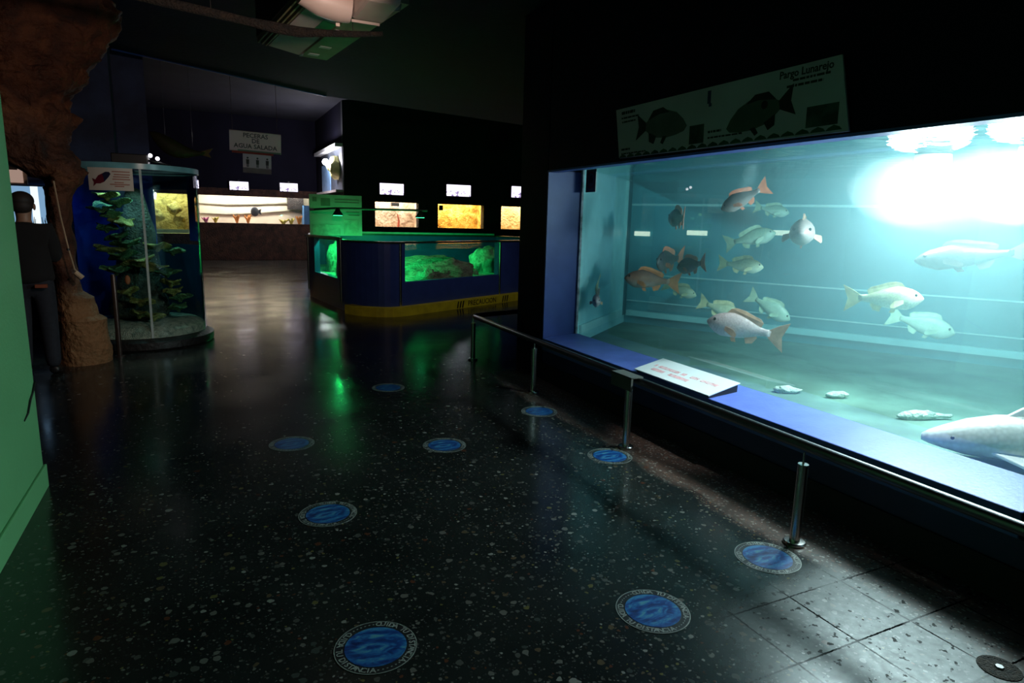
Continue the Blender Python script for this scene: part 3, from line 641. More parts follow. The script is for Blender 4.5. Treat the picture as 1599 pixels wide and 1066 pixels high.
SPOTS = [(0.50, 2.13, -16, 'blue round floor sticker lowest in the photo, left of the two nearest'), (1.60, 1.90, 0, 'blue round floor sticker nearest the camera on the middle line of stickers'),
 (2.39, 2.03, -4, 'blue round floor sticker at the foot of the nearest rail post'), (2.45, 3.47, 0, 'blue round floor sticker beside the rail post with the bracket plate'),
 (2.49, 4.58, 0, 'blue round floor sticker farthest back along the rail'), (1.47, 4.09, 0, 'blue round floor sticker in mid floor, middle one of its line'),
 (0.53, 3.31, 8, 'blue round floor sticker on the left line, second from the camera'), (0.49, 4.51, 8, 'blue round floor sticker on the left line, farthest from the camera'), (1.51, 5.77, 0, 'faint small blue floor sticker farthest away, in front of the green pool')]
for i, (x, y, a, lab) in enumerate(SPOTS):
    o = proto if i == 0 else copy_tree(proto)
    o.location = (x, y, 0.0003); o.rotation_euler = (0, 0, math.radians(a)); tag(o, lab, 'floor sticker', 'round floor stickers')
dr = thing('floor_drain', 'rusty round metal cover set in the floor at the lower right corner', 'floor cover', (2.56, 1.10, 0))
MB().lathe([(.07, 0), (.07, .003), (.055, .005), (.05, .003)], (2.56, 1.10, 0), 24).build('cover', rock_mat('rusty_iron', (0.015, 0.012, 0.01), (0.05, 0.035, 0.025), (0.09, 0.06, 0.04), 30), dr)
MB().lathe([(.016, .003), (.014, .009)], (2.56, 1.10, 0), 6).build('bolt', steel_dark, dr)

# ------------------------------------------------------------------ green pool
pool = thing('touch_pool', 'dark blue walled touch pool lit green inside, with yellow kerb', 'pool', (3.2, 12.2, 0))
def bez(t, p): return tuple(((1 - t) ** 3) * p[0][k] + 3 * t * (1 - t) ** 2 * p[1][k] + 3 * t * t * (1 - t) * p[2][k] + t ** 3 * p[3][k] for k in (0, 1))
CRV = [bez(i / 12, ((2.12, 11.10), (2.17, 10.58), (2.50, 10.03), (2.93, 10.25))) for i in range(13)]
FR = 13                                    # index where the straight front begins
OUT = [(1.90, 13.26)] + CRV + [(5.93, 11.86), (7.7, 12.80), (6.9, 15.3), (2.2, 15.2)]
def inset(poly, d):
    n = len(poly); res = []
    for i in range(n):
        p0, p1, p2 = Vector(poly[i - 1]), Vector(poly[i]), Vector(poly[(i + 1) % n])
        a, b = (p1 - p0).normalized(), (p2 - p1).normalized()
        na, nb_ = Vector((-a.y, a.x)), Vector((-b.y, b.x)); k = (na + nb_); k = k / max(.3, k.dot(na)); res.append(tuple(p1 + k * d))
    return res
INN = inset(OUT, .10)
PH = 1.17
wl = MB()
def wallseg(mb, i, z0, z1, t0=0, t1=1):
    n = len(OUT); f = lambda P, t: Vector(P[i]).lerp(Vector(P[(i + 1) % n]), t)
    q = [f(OUT, t0), f(OUT, t1), f(INN, t1), f(INN, t0)]
    mb.prism([tuple(p) for p in q], z0, z1)
for i in range(len(OUT)):
    if i == 0: wallseg(wl, i, 0, .52); wallseg(wl, i, .52, PH, 0, .20); wallseg(wl, i, .52, PH, .88, 1)
    elif i == FR: wallseg(wl, i, 0, .54); wallseg(wl, i, .54, PH, 0, .02); wallseg(wl, i, .54, PH, .76, 1)
    else: wallseg(wl, i, 0, PH)
wl.build('pool_wall', paint('pool_blue', (0.04, 0.08, 0.36), 0.35, var=.15), pool)
pg = sheetglass('pool_glass', (.95, 1, .97), .8)
g = MB(); wallseg(g, 0, .52, PH - .01, .20, .88); g.build('window_pane', pg, pool)
g = MB(); wallseg(g, FR, .54, PH - .01, .02, .76); g.build('window_pane', pg, pool)
OUT2 = inset(OUT, -.012); INN2 = inset(OUT, .125)
rim = MB()
for i in range(len(OUT)):
    n = len(OUT); rim.prism([OUT2[i], OUT2[(i + 1) % n], INN2[(i + 1) % n], INN2[i]], PH, PH + .03)
rim.build('rim', paint('pool_rim', (0.03, 0.05, 0.045), 0.25), pool)
K0, K1 = inset(OUT, -.14), OUT
kb = MB(); n = len(OUT)
for i in range(4, FR + 2): kb.prism([K0[i], K0[i + 1], K1[i + 1], K1[i]], 0, .15)
yk = kb.build('kerb', paint('kerb_yellow', (0.80, 0.70, 0.03), 0.5, var=.25, scale=5), pool)
d6 = Vector((OUT[FR + 1][0] - OUT[FR][0], OUT[FR + 1][1] - OUT[FR][1], 0)).normalized()
k6 = Vector((K0[FR][0], K0[FR][1], 0)); Mk = frame(k6 + Vector((d6.y, -d6.x, 0)) * .004 + Vector((0, 0, .075)), d6, (0, 0, 1))
t6 = MB()
text_into(t6, 'PRECAUCION', .135, Mk @ Matrix.Translation((1.95, 0, 0)), .001)
for x in (1.22, 1.29, 1.36, 2.56, 2.63, 2.70): t6.prism([(x, -.06), (x + .03, -.06), (x + .06, .06), (x + .03, .06)], -.001, .003, Mk)
t6.build('warning_lettering', paint('kerb_black', (0.01, 0.01, 0.008), .5), yk)
MB().prism(INN, 0.40, 0.50).build('pool_bed', rock_mat('pool_sand', (0.15, 0.15, 0.14), (0.30, 0.30, 0.27), (0.45, 0.45, 0.42), 7), pool)
ws = MB(); ws.face([(x, y, 1.06) for x, y in INN]); ws.build('water_surface', water_top('pool_water_surface', (.95, 1, .96), .12, 5), pool)
for (sx_, sy_, ex, ey, hh) in ((2.90, 10.235, 0, 0, PH), (5.25, 11.48, 0, 0, PH), (2.10, 11.06, 0, 0, PH + .03), (1.88, 13.2, 0, 0, PH)):
    MB().lathe([(.022, .15), (.022, hh)], (sx_, sy_, 0), 10).build('corner_strip', steel, pool, smooth=60)
MB().tube([(2.3, 15.18, PH + .055), (6.8, 15.28, PH + .055)], .025, 8).build('rim_highlight', paint('rim_highlight_pale', (0.7, 0.8, 0.75), .25), pool)  # pale tube added as the bright line on the lit far rim
MB().tube([(1.86, 13.3, PH + .03), (2.10, 11.0, PH + .05)], .025, 10).build('handrail', steel_dark, pool, smooth=60)
prock = rock_mat('pool_rock', (0.15, 0.15, 0.14), (0.36, 0.36, 0.32), (0.6, 0.6, 0.55), 5)
for i, (x, y, z, a, b, c, lab) in enumerate(((3.85, 11.55, .55, .85, .40, .36, 'big rounded rock seen through the front window of the green pool'),
      (2.42, 12.15, .55, .20, .28, .40, 'rock behind the narrow left window of the green pool'), (5.5, 12.7, .58, .4, .4, .45, 'dim rock at the right end of the green pool'),
      (2.48, 13.1, .6, .28, .30, .5, 'tall rock at the far left corner of the green pool'))):
    o = MB().ico((0, 0, 0), 1, 4).build('rock', prock, None, smooth=180); roughen(o, .20, 2.2, i * 5.0 + 2)
    o.scale = (a, b, c); o.location = (x, y, z); tag(o, lab, 'rock', 'rocks in the green pool')
for i, (x, y, s, lab) in enumerate(((3.05, 11.05, .10, 'small pale rock on the pool bed at the left of the front window'), (3.6, 11.05, .13, 'small pale rock lying before the big pool rock'), (4.3, 11.6, .14, 'small pale rock on the pool bed at the middle of the front window'), (2.45, 11.3, .13, 'small pale rock on the pool bed inside the left window'), (4.9, 12.0, .10, 'small pale rock on the pool bed at the right of the front window'))):
    o = MB().ico((0, 0, 0), s, 3).build('rock', MATS['pool_sand'], None, smooth=180); roughen(o, s * .5, 8, i); o.location = (x, y, .5 + s * .5); tag(o, lab, 'rock', 'small rocks in the green pool')
ib = thing('pool_information_board', 'tall pale board standing at the back left of the pool, lit green', 'information board', (2.48, 13.4, PH))
MB().box(1.96, 13.38, PH + .03, 2.99, 13.42, 2.0).build('board', paint('board_pale', (0.40, 0.46, 0.42), .5, var=.15, scale=4), ib)
pp = MB(); pp.box(2.62, 13.372, 1.22, 2.92, 13.38, 1.52); pp.box(2.0, 13.372, 1.2, 2.55, 13.38, 1.42); pp.build('picture', paint('board_print', (0.40, 0.50, 0.42), .5, var=.4, scale=9), ib)
pp = MB()
for z, a, b in ((1.90, 2.45, 2.94), (1.85, 2.45, 2.94), (1.72, 2.72, 2.94), (1.66, 2.68, 2.94), (1.60, 2.72, 2.94)): pp.box(a, 13.373, z, b, 13.38, z + .018)
pp.box(2.02, 13.373, 1.86, 2.1, 13.38, 1.95); pp.box(2.18, 13.373, 1.78, 2.36, 13.38, 1.93); pp.build('print', paint('board_ink', (0.16, 0.24, 0.18), .5), ib)
lb = thing('lamp_bar', 'slender dark bar with two hooded green lamps over the pool', 'lamp', (3.2, 12.5, 1.72))
MB().tube([(1.98, 12.9, 1.70), (2.32, 12.62, 1.73), (4.1, 12.5, 1.74)], .022, 8).build('bar', steel_dark, lb)
MB().tube([(1.98, 13.39, 1.70), (1.98, 12.9, 1.70)], .022, 8).build('bracket', steel_dark, lb)
gl = emit('green_lens', (0.05, 1.0, 0.35), 5)
for x, y, ay in ((2.36, 12.6, -.25), (3.95, 12.5, .7)):
    hd = MB().lathe([(.03, 0), (.05, -.04), (.10, -.12), (.10, -.13)], (x, y, 1.73), 16).build('lamp_hood', black, lb, smooth=40)
    MB().lathe([(.085, -.128), (.085, -.136)], (x, y, 1.73), 16).build('lens', gl, hd)
    light('green_light', 'SPOT', (x, y, 1.585), 330, (0.02, 1.0, 0.22), to=(x + .15, y + ay, 0), spot_size=math.radians(150), spot_blend=.6, shadow_soft_size=.06)
light('board_fill', 'SPOT', (2.55, 12.9, 1.22), 6, (0.02, 1.0, 0.25), to=(2.5, 13.4, 1.35), spot_size=math.radians(130), spot_blend=.9, shadow_soft_size=.05)  # added green fill that brightens the lower part of the board
light('pool_front_fill', 'SPOT', (2.72, 10.70, 1.02), 75, (0.02, 1.0, 0.22), to=(3.5, 11.6, .45), spot_size=math.radians(125), spot_blend=.7, shadow_soft_size=.04)  # added unseen green fill for the rocks behind the front window
light('kerb_fill', 'SPOT', (5.6, 8.4, 3.4), 60, (1.0, .90, .78), to=(4.4, 10.7, .3), spot_size=math.radians(75), spot_blend=.8, shadow_soft_size=.1)  # added fill for the pool front and kerb, no known lamp here

# ------------------------------------------------------------------ round tank on the left
CX, CY, CR = -0.70, 9.02, 0.70
cyl = thing('cylinder_tank', 'tall round glass tank with deep blue back and coral, on a black base', 'aquarium', (CX, CY, 0))
MB().lathe([(.76, 0), (.78, .02), (.78, .10), (.72, .13), (.1, .13)], (CX, CY, 0), 48).build('base', paint('base_black', (0.012, 0.011, 0.011), .5, bump=.6, bscale=20), cyl, smooth=30)
g = MB(); n = 56
g.rings([[(CX + CR * math.cos(2 * PI * i / n), CY + CR * math.sin(2 * PI * i / n), z) for i in range(n)] for z in (.13, 2.05)], caps=False)
g.build('glass_wall', sheetglass('cyl_glass', (.88, .97, .97), 1.0, .02, 1.45), cyl, smooth=180)
r = MB(); r.rings([[(CX + q * math.cos(2 * PI * i / n), CY + q * math.sin(2 * PI * i / n), z) for i in range(n)] for q, z in ((.70, 2.03), (.715, 2.03), (.715, 2.09), (.66, 2.09), (.66, 2.06), (.70, 2.06))], caps=False)
r.build('top_rim', paint('rim_teal', (0.18, 0.45, 0.50), .25), cyl, smooth=40)
a0, a1 = math.radians(75), math.radians(212)
bk = MB(); bk.rings([[(CX + q * math.cos(a0 + (a1 - a0) * i / 24), CY + q * math.sin(a0 + (a1 - a0) * i / 24), z) for i in range(25)] for q, z in ((.685, .14), (.685, 2.03), (.675, 2.03), (.675, .14), (.685, .14))], closed=False)
bk.build('blue_back_panel', paint('cobalt_panel', (0.008, 0.03, 0.24), .4, var=.5, scale=3), cyl, smooth=60)
def arcpanel(name, d0, d1, z0, z1, mat):
    b0, b1 = math.radians(d0), math.radians(d1)
    q = MB(); q.rings([[(CX + rr_ * math.cos(b0 + (b1 - b0) * i / 16), CY + rr_ * math.sin(b0 + (b1 - b0) * i / 16), z) for i in range(17)] for rr_, z in ((.685, z0), (.685, z1), (.675, z1), (.675, z0), (.685, z0))], closed=False)
    return q.build(name, mat, cyl, smooth=60)
deept = paint('deep_teal_panel', (0.006, 0.03, 0.06), .4, var=.4, scale=3)
arcpanel('low_back_panel', -8, 75, .14, 1.17, deept); arcpanel('side_panel', -8, 33, 1.22, 2.03, paint('deep_blue_panel', (0.006, 0.02, 0.10), .4))
arcpanel('upper_band', 33, 75, 1.86, 2.03, deept)
MB().lathe([(.685, .135), (.685, .22), (.6, .27), (.3, .29), (.02, .28)], (CX, CY, 0), 40).build('sand_bed', rock_mat('reef_sand', (0.22, 0.30, 0.24), (0.50, 0.55, 0.42), (0.75, 0.75, 0.6), 16), cyl, smooth=40)
sa = math.radians(-79)
MB().box(-.012, -.008, .14, .012, .008, 2.05, Matrix.Translation((CX + .688 * math.cos(sa), CY + .688 * math.sin(sa), 0))).build('seam_strip', paint('seam_highlight_white', (0.8, 0.78, 0.75), .25), cyl)  # acrylic seam; its white colour stands in for a highlight
vm, nt_, o_ = newmat('cyl_water'); a_ = node(nt_, 'ShaderNodeVolumeAbsorption'); a_.inputs[0].default_value = (.25, .85, .80, 1); a_.inputs['Density'].default_value = .55; L(nt_, a_.outputs[0], o_.inputs['Volume'])
MB().lathe([(.69, .15), (.69, 1.98)], (CX, CY, 0), 40).build('water', vm, cyl)
# reef inside
coral_g = rock_mat('green_coral', (0.015, 0.07, 0.03), (0.06, 0.20, 0.08), (0.20, 0.34, 0.12), 9)
coral_y = rock_mat('olive_coral', (0.07, 0.10, 0.02), (0.22, 0.26, 0.06), (0.45, 0.42, 0.14), 9)
reefr = rock_mat('reef_rock', (0.02, 0.03, 0.025), (0.05, 0.07, 0.05), (0.10, 0.12, 0.07), 7)
o = MB(); prof = [(.40, .24), (.34, .5), (.22, .7), (.26, .95), (.16, 1.15), (.20, 1.3), (.14, 1.55), (.12, 1.8), (.03, 1.86)]
o.rings([[(CX - .02 + q * math.cos(2 * PI * i / 24), CY + .08 + q * math.sin(2 * PI * i / 24), z) for i in range(24)] for q, z in prof])
o = o.build('reef_rock', reefr, None, smooth=180); s = o.modifiers.new('sub', 'SUBSURF'); s.levels = s.render_levels = 1; roughen(o, .10, 3.0, 2.0)
tag(o, 'dark rock spire in the middle of the round tank', 'rock')
random.seed(21)
PL = []
NM = ['topmost', 'second highest', 'third highest', 'fourth highest', 'fifth highest', 'sixth highest', 'seventh highest', 'eighth highest', 'ninth highest', 'tenth highest', 'eleventh highest', 'twelfth highest']
for i in range(12):                       # the tall stack on the left of the spire
    z = 1.74 - i * .072 - (.03 if i > 5 else 0); PL.append((-.24 + .10 * math.sin(i * 2.1) + .01 * i, -.28 - .05 * math.cos(i * 1.7), z, .13 + .05 * ((i * 7) % 5) / 5 + (.03 if i > 7 else 0), 'g' if i % 4 else 'y', NM[i] + ' plate coral of the tall left stack in the round tank'))
for i, (x, y, z, r_, k) in enumerate(((.22, -.30, 1.17, .17, 'y'), (.38, -.24, 1.12, .15, 'g'), (.02, -.42, 1.00, .20, 'y'), (.16, -.40, .94, .15, 'y'), (-.2, -.40, .90, .13, 'g'), (.30, -.30, .86, .15, 'g'), (.34, -.30, .74, .12, 'y'), (.36, -.34, .64, .11, 'y'), (.42, -.28, .56, .15, 'g'), (.02, -.46, .54, .15, 'y'), (-.10, -.44, .66, .12, 'y'), (.40, -.34, .45, .13, 'g'), (.0, -.47, .40, .13, 'y'), (.14, -.45, .36, .12, 'y'))):
    PL.append((x, y, z, r_, k, ('highest olive plate coral right of the white seam strip', 'rightmost of the high plate corals in the round tank', 'broad bright ruffled plate coral at mid height by the seam strip', 'ruffled olive plate coral right beneath the broad bright one', 'green plate coral left of the broad bright one in the round tank', 'rounded green plate coral at mid height on the right', 'small olive plate coral beneath the rounded green one', 'smallest olive plate coral at the right of the round tank', 'wide low green plate coral at the right of the round tank', 'wide low olive plate coral left of the seam strip foot', 'small olive plate coral above the orange sponge\'s left', 'lowest green plate coral at the right of the round tank', 'lowest olive plate coral left of the seam strip foot', 'lowest olive plate coral right of the seam strip foot')[i]))
for i, (x, y, z, r_, k, nm) in enumerate(PL):
    o = MB(); nn = 22; ph = random.uniform(0, 6)
    def rg(f, dz): return [(r_ * f * (1 + .22 * math.sin(5 * a + ph) * f) * math.cos(a), .75 * r_ * f * (1 + .22 * math.sin(5 * a + ph) * f) * math.sin(a), dz + .022 * f * math.sin(3 * a + ph)) for a in [2 * PI * q / nn for q in range(nn)]]
    o.rings([rg(.12, -.06), rg(.3, -.025), rg(.75, -.005), rg(1, .012), rg(.97, .026), rg(.6, .02), rg(.1, .03)])
    o = o.build('plate_coral', coral_g if k == 'g' else coral_y, None, smooth=60); o.location = (CX + x, CY + y, z); o.rotation_euler = (random.uniform(-.3, .1), random.uniform(-.2, .2), random.uniform(0, 6))
    tag(o, nm, 'coral', 'plate corals in the round tank')
fo = MB()
fo.ball((0, 0, 0), (.03, .02, .055), 10).build  # kept as a plain body below
o = fo.build('orange_sponge', paint('orange_sponge', (0.55, 0.16, 0.06), .7), None, smooth=180); o.location = (CX - .09, CY - .50, .80)
tag(o, 'small orange sponge among the corals in the round tank', 'sponge')
for lx, ly in ((-.15, -.38), (.25, -.30)): light('round_tank_light', 'SPOT', (CX + lx, CY + ly, 2.0), 15, (0.60, 0.95, 1.0), to=(CX + lx * .6, CY + ly * .6, 0), spot_size=math.radians(120), spot_blend=.8, shadow_soft_size=.03)
light('round_tank_blue', 'SPOT', (CX - .40, CY - .25, 2.0), 7, (0.15, 0.35, 1.0), to=(CX - .5, CY + .3, .9), spot_size=math.radians(110), spot_blend=.8, shadow_soft_size=.03)
lc = thing('species_card', 'white species card with dark red and blue fish on the round tank', 'card', (-.84, 8.34, 1.9))
# the card is bent around the glass
ca0, ca1 = math.radians(-121), math.radians(-85)
def oncyl(t, z, off): a = ca0 + (ca1 - ca0) * t; return (CX + (CR + off) * math.cos(a), CY + (CR + off) * math.sin(a), z)
k = MB(); k.rings([[oncyl(t, 1.79, .004), oncyl(t, 2.03, .004), oncyl(t, 2.03, .010), oncyl(t, 1.79, .010)] for t in [i / 10 for i in range(11)]]); k.build('card', paint('card_cream', (0.66, 0.60, 0.52), .5, var=.05), lc, smooth=30)
def cardpoly(name, pts, mat, off=.0115):
    q = MB(); a = [q.bm.verts.new(oncyl(t, z, off)) for t, z in pts]; b = [q.bm.verts.new(oncyl(t, z, off + .002)) for t, z in pts]
    q.bm.faces.new(a[::-1]); q.bm.faces.new(b); nn = len(pts)
    for i in range(nn): q.bm.faces.new((a[i], a[(i + 1) % nn], b[(i + 1) % nn], b[i]))
    return q.build(name, mat, lc)
cardpoly('fish_picture', [(.10, 1.915), (.18, 1.90), (.25, 1.945), (.34, 1.965), (.37, 1.92), (.38, 1.88), (.28, 1.86), (.19, 1.86), (.12, 1.83), (.14, 1.87)], paint('maroon_print', (0.14, 0.01, 0.025), .5))
cardpoly('fish_head_picture', [(.34, 1.965), (.42, 1.985), (.50, 1.985), (.53, 1.965), (.48, 1.93), (.38, 1.88), (.37, 1.92)], paint('dark_blue_print', (0.012, 0.015, 0.05), .5))
for t0, t1, z in ((.56, .94, 1.985), (.60, .94, 1.955), (.58, .92, 1.93), (.56, .94, 1.905), (.60, .80, 1.87), (.50, .92, 1.85), (.60, .80, 1.83)):
    q = MB(); q.rings([[oncyl(t, z, .0115), oncyl(t, z + .011, .0115), oncyl(t, z + .011, .013), oncyl(t, z, .013)] for t in (t0, (t0 * 2 + t1) / 3, (t0 + 2 * t1) / 3, t1)])
    q.build('text_line', paint('card_red_print', (0.42, 0.16, 0.11), .5), lc)
tl = thing('tank_top_lamp', 'black lamp box with two bright bulbs on top of the round tank', 'lamp', (-.55, 8.75, 2.09))
MB().box(-.86, 8.6, 2.09, -.50, 8.95, 2.21).build('lamp_box', black, tl, bevel=.01)
bm_ = emit('bulb_glow', (0.95, 0.92, 1.0), 5)
for x, z in ((-.47, 2.20), (-.40, 2.17)): MB().ball((x, 8.58, z), .022, 10).build('bulb', bm_, tl, smooth=180)
MB().tube([(-.5, 8.7, 2.15), (-.38, 8.62, 2.13), (-.28, 8.6, 2.10)], .012, 6).build('lamp_arm', black, tl)
so = thing('stanchion', 'slim dark metal stanchion standing before the round tank', 'post', (-.88, 8.06, 0))
MB().lathe([(.026, 0), (.026, .88), (.02, .9), (.005, .905)], (-.88, 8.06, 0), 12).build('pole', paint('brown_metal', (0.10, 0.07, 0.06), .35, metal=.7), so, smooth=40)
MB().lathe([(.05, 0), (.05, .012), (.026, .015)], (-.88, 8.06, 0), 16).build('foot', MATS['brown_metal'], so, smooth=40)

# ------------------------------------------------------------------ rock column, rope
def rock_column():
    prof = [(0, -1.17, .24, .24), (.25, -1.16, .23, .26), (.46, -1.17, .23, .26), (.50, -1.20, .19, .22), (.68, -1.22, .18, .2), (.74, -1.26, .12, .19), (1.0, -1.28, .10, .17), (1.4, -1.28, .10, .17), (1.7, -1.27, .12, .18), (1.86, -1.25, .17, .2), (2.0, -1.38, .30, .28), (2.25, -1.58, .46, .4),
            (2.5, -1.62, .54, .46), (2.65, -1.66, .58, .48), (2.8, -1.60, .64, .52), (2.95, -1.62, .72, .55), (3.1, -1.55, .76, .56), (3.3, -1.50, .80, .58), (3.6, -1.5, .82, .6)]
    n = 90; rs = []
    for j in range(len(prof) - 1):
        for s in range(9):
            f = s / 9; a, b = prof[j], prof[j + 1]; z, cx, rx, ry = [a[k] + (b[k] - a[k]) * f for k in range(4)]
            rs.append([(cx + rx * math.cos(2 * PI * i / n), 7.9 + ry * math.sin(2 * PI * i / n), z) for i in range(n)])
    z, cx, rx, ry = prof[-1]; rs.append([(cx + rx * math.cos(2 * PI * i / n), 7.9 + ry * math.sin(2 * PI * i / n), z) for i in range(n)])
    o = MB().rings(rs).build('rock_column', rock_mat('red_brown_rock', (0.016, 0.005, 0.002), (0.075, 0.023, 0.008), (0.16, 0.058, 0.02), 3.5), None, smooth=40)
    me = o.data
    for v in me.vertices:
        z = v.co.z
        cx = -1.24 if z < 1.9 else -1.5
        d = Vector((v.co.x - cx, v.co.y - 7.9, 0)).normalized()
        amp = .035 if z < 1.8 else .16
        st = noise.noise(Vector((v.co.x * .7, v.co.y * .7, z * 5.0))) * .5 + noise.fractal(v.co * 3.2, 1, 2, 4) * .6
        st = math.floor(st * 6) / 6 * .6 + st * .4
        st += .35 * (abs(noise.noise(Vector((v.co.x * 2, v.co.y * 2, z * 9)))) - .3) + .25 * noise.fractal(v.co * 9, 1, 2, 3)
        v.co += d * st * amp + Vector((0, 0, st * amp * .3 if .05 < z < 3.5 else 0))
        if z < .01: v.co.z = 0
        if z > 3.59: v.co.z = 3.6
    me.update(); return o
rc = rock_column()
nt_ = MATS['red_brown_rock'].node_tree; p_ = next(n for n in nt_.nodes if n.type == 'BSDF_PRINCIPLED'); src = p_.inputs['Base Color'].links[0].from_socket
tc_ = node(nt_, 'ShaderNodeTexCoord'); sx_ = node(nt_, 'ShaderNodeSeparateXYZ'); L(nt_, tc_.outputs['Object'], sx_.inputs[0])
lower = node(nt_, 'ShaderNodeMapRange'); lower.inputs[1].default_value = .85; lower.inputs[2].default_value = .6; L(nt_, sx_.outputs[2], lower.inputs[0])
tan = mixc(nt_, 1.0, src, (1.0, 0.62, 0.30), 'ADD'); tan = mixc(nt_, 1.0, tan, (0.24, 0.20, 0.17), 'MULTIPLY')
L(nt_, mixc(nt_, lower.outputs[0], src, tan), p_.inputs['Base Color'])
tag(rc, 'red-brown artificial rock column overhanging at the top left', 'rock column')
rp = thing('pull_rope', 'thin pale rope with wooden handle hanging by the rock column', 'rope', (-1.14, 7.72, .95))
MB().tube([(-1.25, 7.62, 1.84), (-1.22, 7.6, 1.5), (-1.18, 7.6, 1.18), (-1.15, 7.6, 1.0), (-1.12, 7.6, .95)], .008, 6).build('cord', paint('rope_tan', (0.45, 0.32, 0.2), .8), rp)
MB().tube([(-1.145, 7.6, .965), (-1.09, 7.6, .905)], [.024, .028], 10).build('handle', paint('handle_tan', (0.62, 0.46, 0.30), .6), rp)
MB().lathe([(.014, 0), (.014, .02)], (-1.185, 7.6, 1.18), 8).build('knot', black, rp)

# ------------------------------------------------------------------ person seen from behind
def skin(name, pts, edges, mat, parent=None, sub=2, root=0):
    me = bpy.data.meshes.new(name); me.from_pydata([p[:3] for p in pts], edges, []); o = bpy.data.objects.new(name, me); COL.objects.link(o); me.materials.append(mat)
    o.modifiers.new('skin', 'SKIN'); o.modifiers['skin'].use_smooth_shade = True
    for v, p in zip(me.skin_vertices[0].data, pts):
        v.radius = (p[3], p[4] if len(p) > 4 else p[3]); v.use_root = False
    me.skin_vertices[0].data[root].use_root = True
    s = o.modifiers.new('sub', 'SUBSURF'); s.levels = s.render_levels = sub
    # freeze the shape so that the mesh itself is the figure
    bpy.context.view_layer.update()
    ev = bpy.data.meshes.new_from_object(o.evaluated_get(bpy.context.evaluated_depsgraph_get()))
    o.modifiers.clear(); o.data = ev; bpy.data.meshes.remove(me)
    for q in ev.polygons: q.use_smooth = True
    if parent is not None: o.parent = parent; o.location = -parent.location
    return o
PXo, PYo = -1.47, 7.38
def Q(x, y, z, *r): return (PXo + x, PYo + y, z) + r
skinm = paint('skin_tan', (0.30, 0.17, 0.11), .5, var=.1)
body_pts = [Q(0, 0, .93, .13, .10), Q(0, 0, 1.12, .125, .095), Q(0, .0, 1.30, .15, .10), Q(0, -.01, 1.40, .10, .08), Q(0, 0, 1.47, .055), Q(0, .015, 1.56, .075, .085), Q(0, .01, 1.64, .078, .088), Q(0, 0, 1.70, .045),
  Q(.17, 0, 1.385, .06), Q(.20, .05, 1.12, .042), Q(.10, .24, 1.12, .032), Q(.05, .30, 1.15, .028), Q(-.17, 0, 1.385, .06), Q(-.20, .05, 1.12, .042), Q(-.10, .24, 1.12, .032), Q(-.05, .30, 1.15, .028),
  Q(.09, 0, .86, .085), Q(.10, .01, .48, .055), Q(.11, -.02, .10, .04), Q(.12, .12, .035, .035, .03), Q(-.09, 0, .86, .085), Q(-.10, .01, .48, .055), Q(-.11, -.02, .10, .04), Q(-.12, .12, .035, .035, .03)]
body_e = [(0, 1), (1, 2), (2, 3), (3, 4), (4, 5), (5, 6), (6, 7), (2, 8), (8, 9), (9, 10), (10, 11), (2, 12), (12, 13), (13, 14), (14, 15), (0, 16), (16, 17), (17, 18), (18, 19), (0, 20), (20, 21), (21, 22), (22, 23)]
# five separate fingers on each hand, closed around the phone
for sgn, hand in ((1, 11), (-1, 15)):
    for fx in range(4):
        b = len(body_pts); off = (fx - 1.5) * .017
        body_pts += [Q(sgn * .045, .325, 1.16 + off, .009), Q(sgn * .02, .352 - .003 * abs(fx - 1.5), 1.165 + off, .008), Q(sgn * -.005, .350, 1.168 + off, .007)]
        body_e += [(hand, b), (b, b + 1), (b + 1, b + 2)]
    b = len(body_pts); body_pts += [Q(sgn * .03, .30, 1.185, .010), Q(sgn * .005, .312, 1.20, .008)]; body_e += [(hand, b), (b, b + 1)]
body = skin('person', body_pts, body_e, skinm)
tag(body, 'person in dark shirt and jeans seen from behind at the end of the green wall', 'person')
shirt = paint('shirt_black', (0.006, 0.006, 0.007), .95); jeans = paint('jeans_dark', (0.014, 0.018, 0.028), .85, var=.3, scale=30)
skin('shirt', [Q(0, 0, .86, .225, .175), Q(0, 0, .97, .21, .16), Q(0, 0, 1.12, .19, .14), Q(0, 0, 1.30, .19, .13), Q(0, -.01, 1.415, .13, .10), Q(0, 0, 1.45, .08), Q(.175, 0, 1.385, .082), Q(.205, .05, 1.12, .068), Q(.15, .15, 1.115, .055), Q(-.175, 0, 1.385, .082), Q(-.205, .05, 1.12, .068), Q(-.15, .15, 1.115, .055)],
     [(0, 1), (1, 2), (2, 3), (3, 4), (4, 5), (3, 6), (6, 7), (7, 8), (3, 9), (9, 10), (10, 11)], shirt, body)
skin('jeans', [Q(0, 0, 1.02, .185, .145), Q(0, 0, .92, .175, .135), Q(.095, 0, .82, .105), Q(.105, .01, .48, .082), Q(.115, -.015, .06, .066), Q(-.095, 0, .82, .105), Q(-.105, .01, .48, .082), Q(-.115, -.015, .06, .066)], [(0, 1), (1, 2), (2, 3), (3, 4), (1, 5), (5, 6), (6, 7)], jeans, body)
for s in (1, -1): skin('shoe', [Q(s * .115, -.05, .05, .05, .045), Q(s * .12, .06, .045, .05, .04), Q(s * .125, .16, .035, .042, .03)], [(0, 1), (1, 2)], black, body)
hair = MB().ball(Q(0, -.005, 1.645), (.095, .108, .085), 20).build('hair', paint('hair_dark', (0.02, 0.014, 0.012), .7), body, smooth=180)
MB().ball(Q(0, -.03, 1.60), (.088, .085, .075), 20).build('hair_back', MATS['hair_dark'], body, smooth=180)
for s in (1, -1): MB().ball(Q(s * .087, .012, 1.59), (.012, .022, .032), 10).build('ear', skinm, body, smooth=180)
MB().ball(Q(0, .108, 1.575), (.014, .02, .024), 10).build('nose', skinm, body, smooth=180)
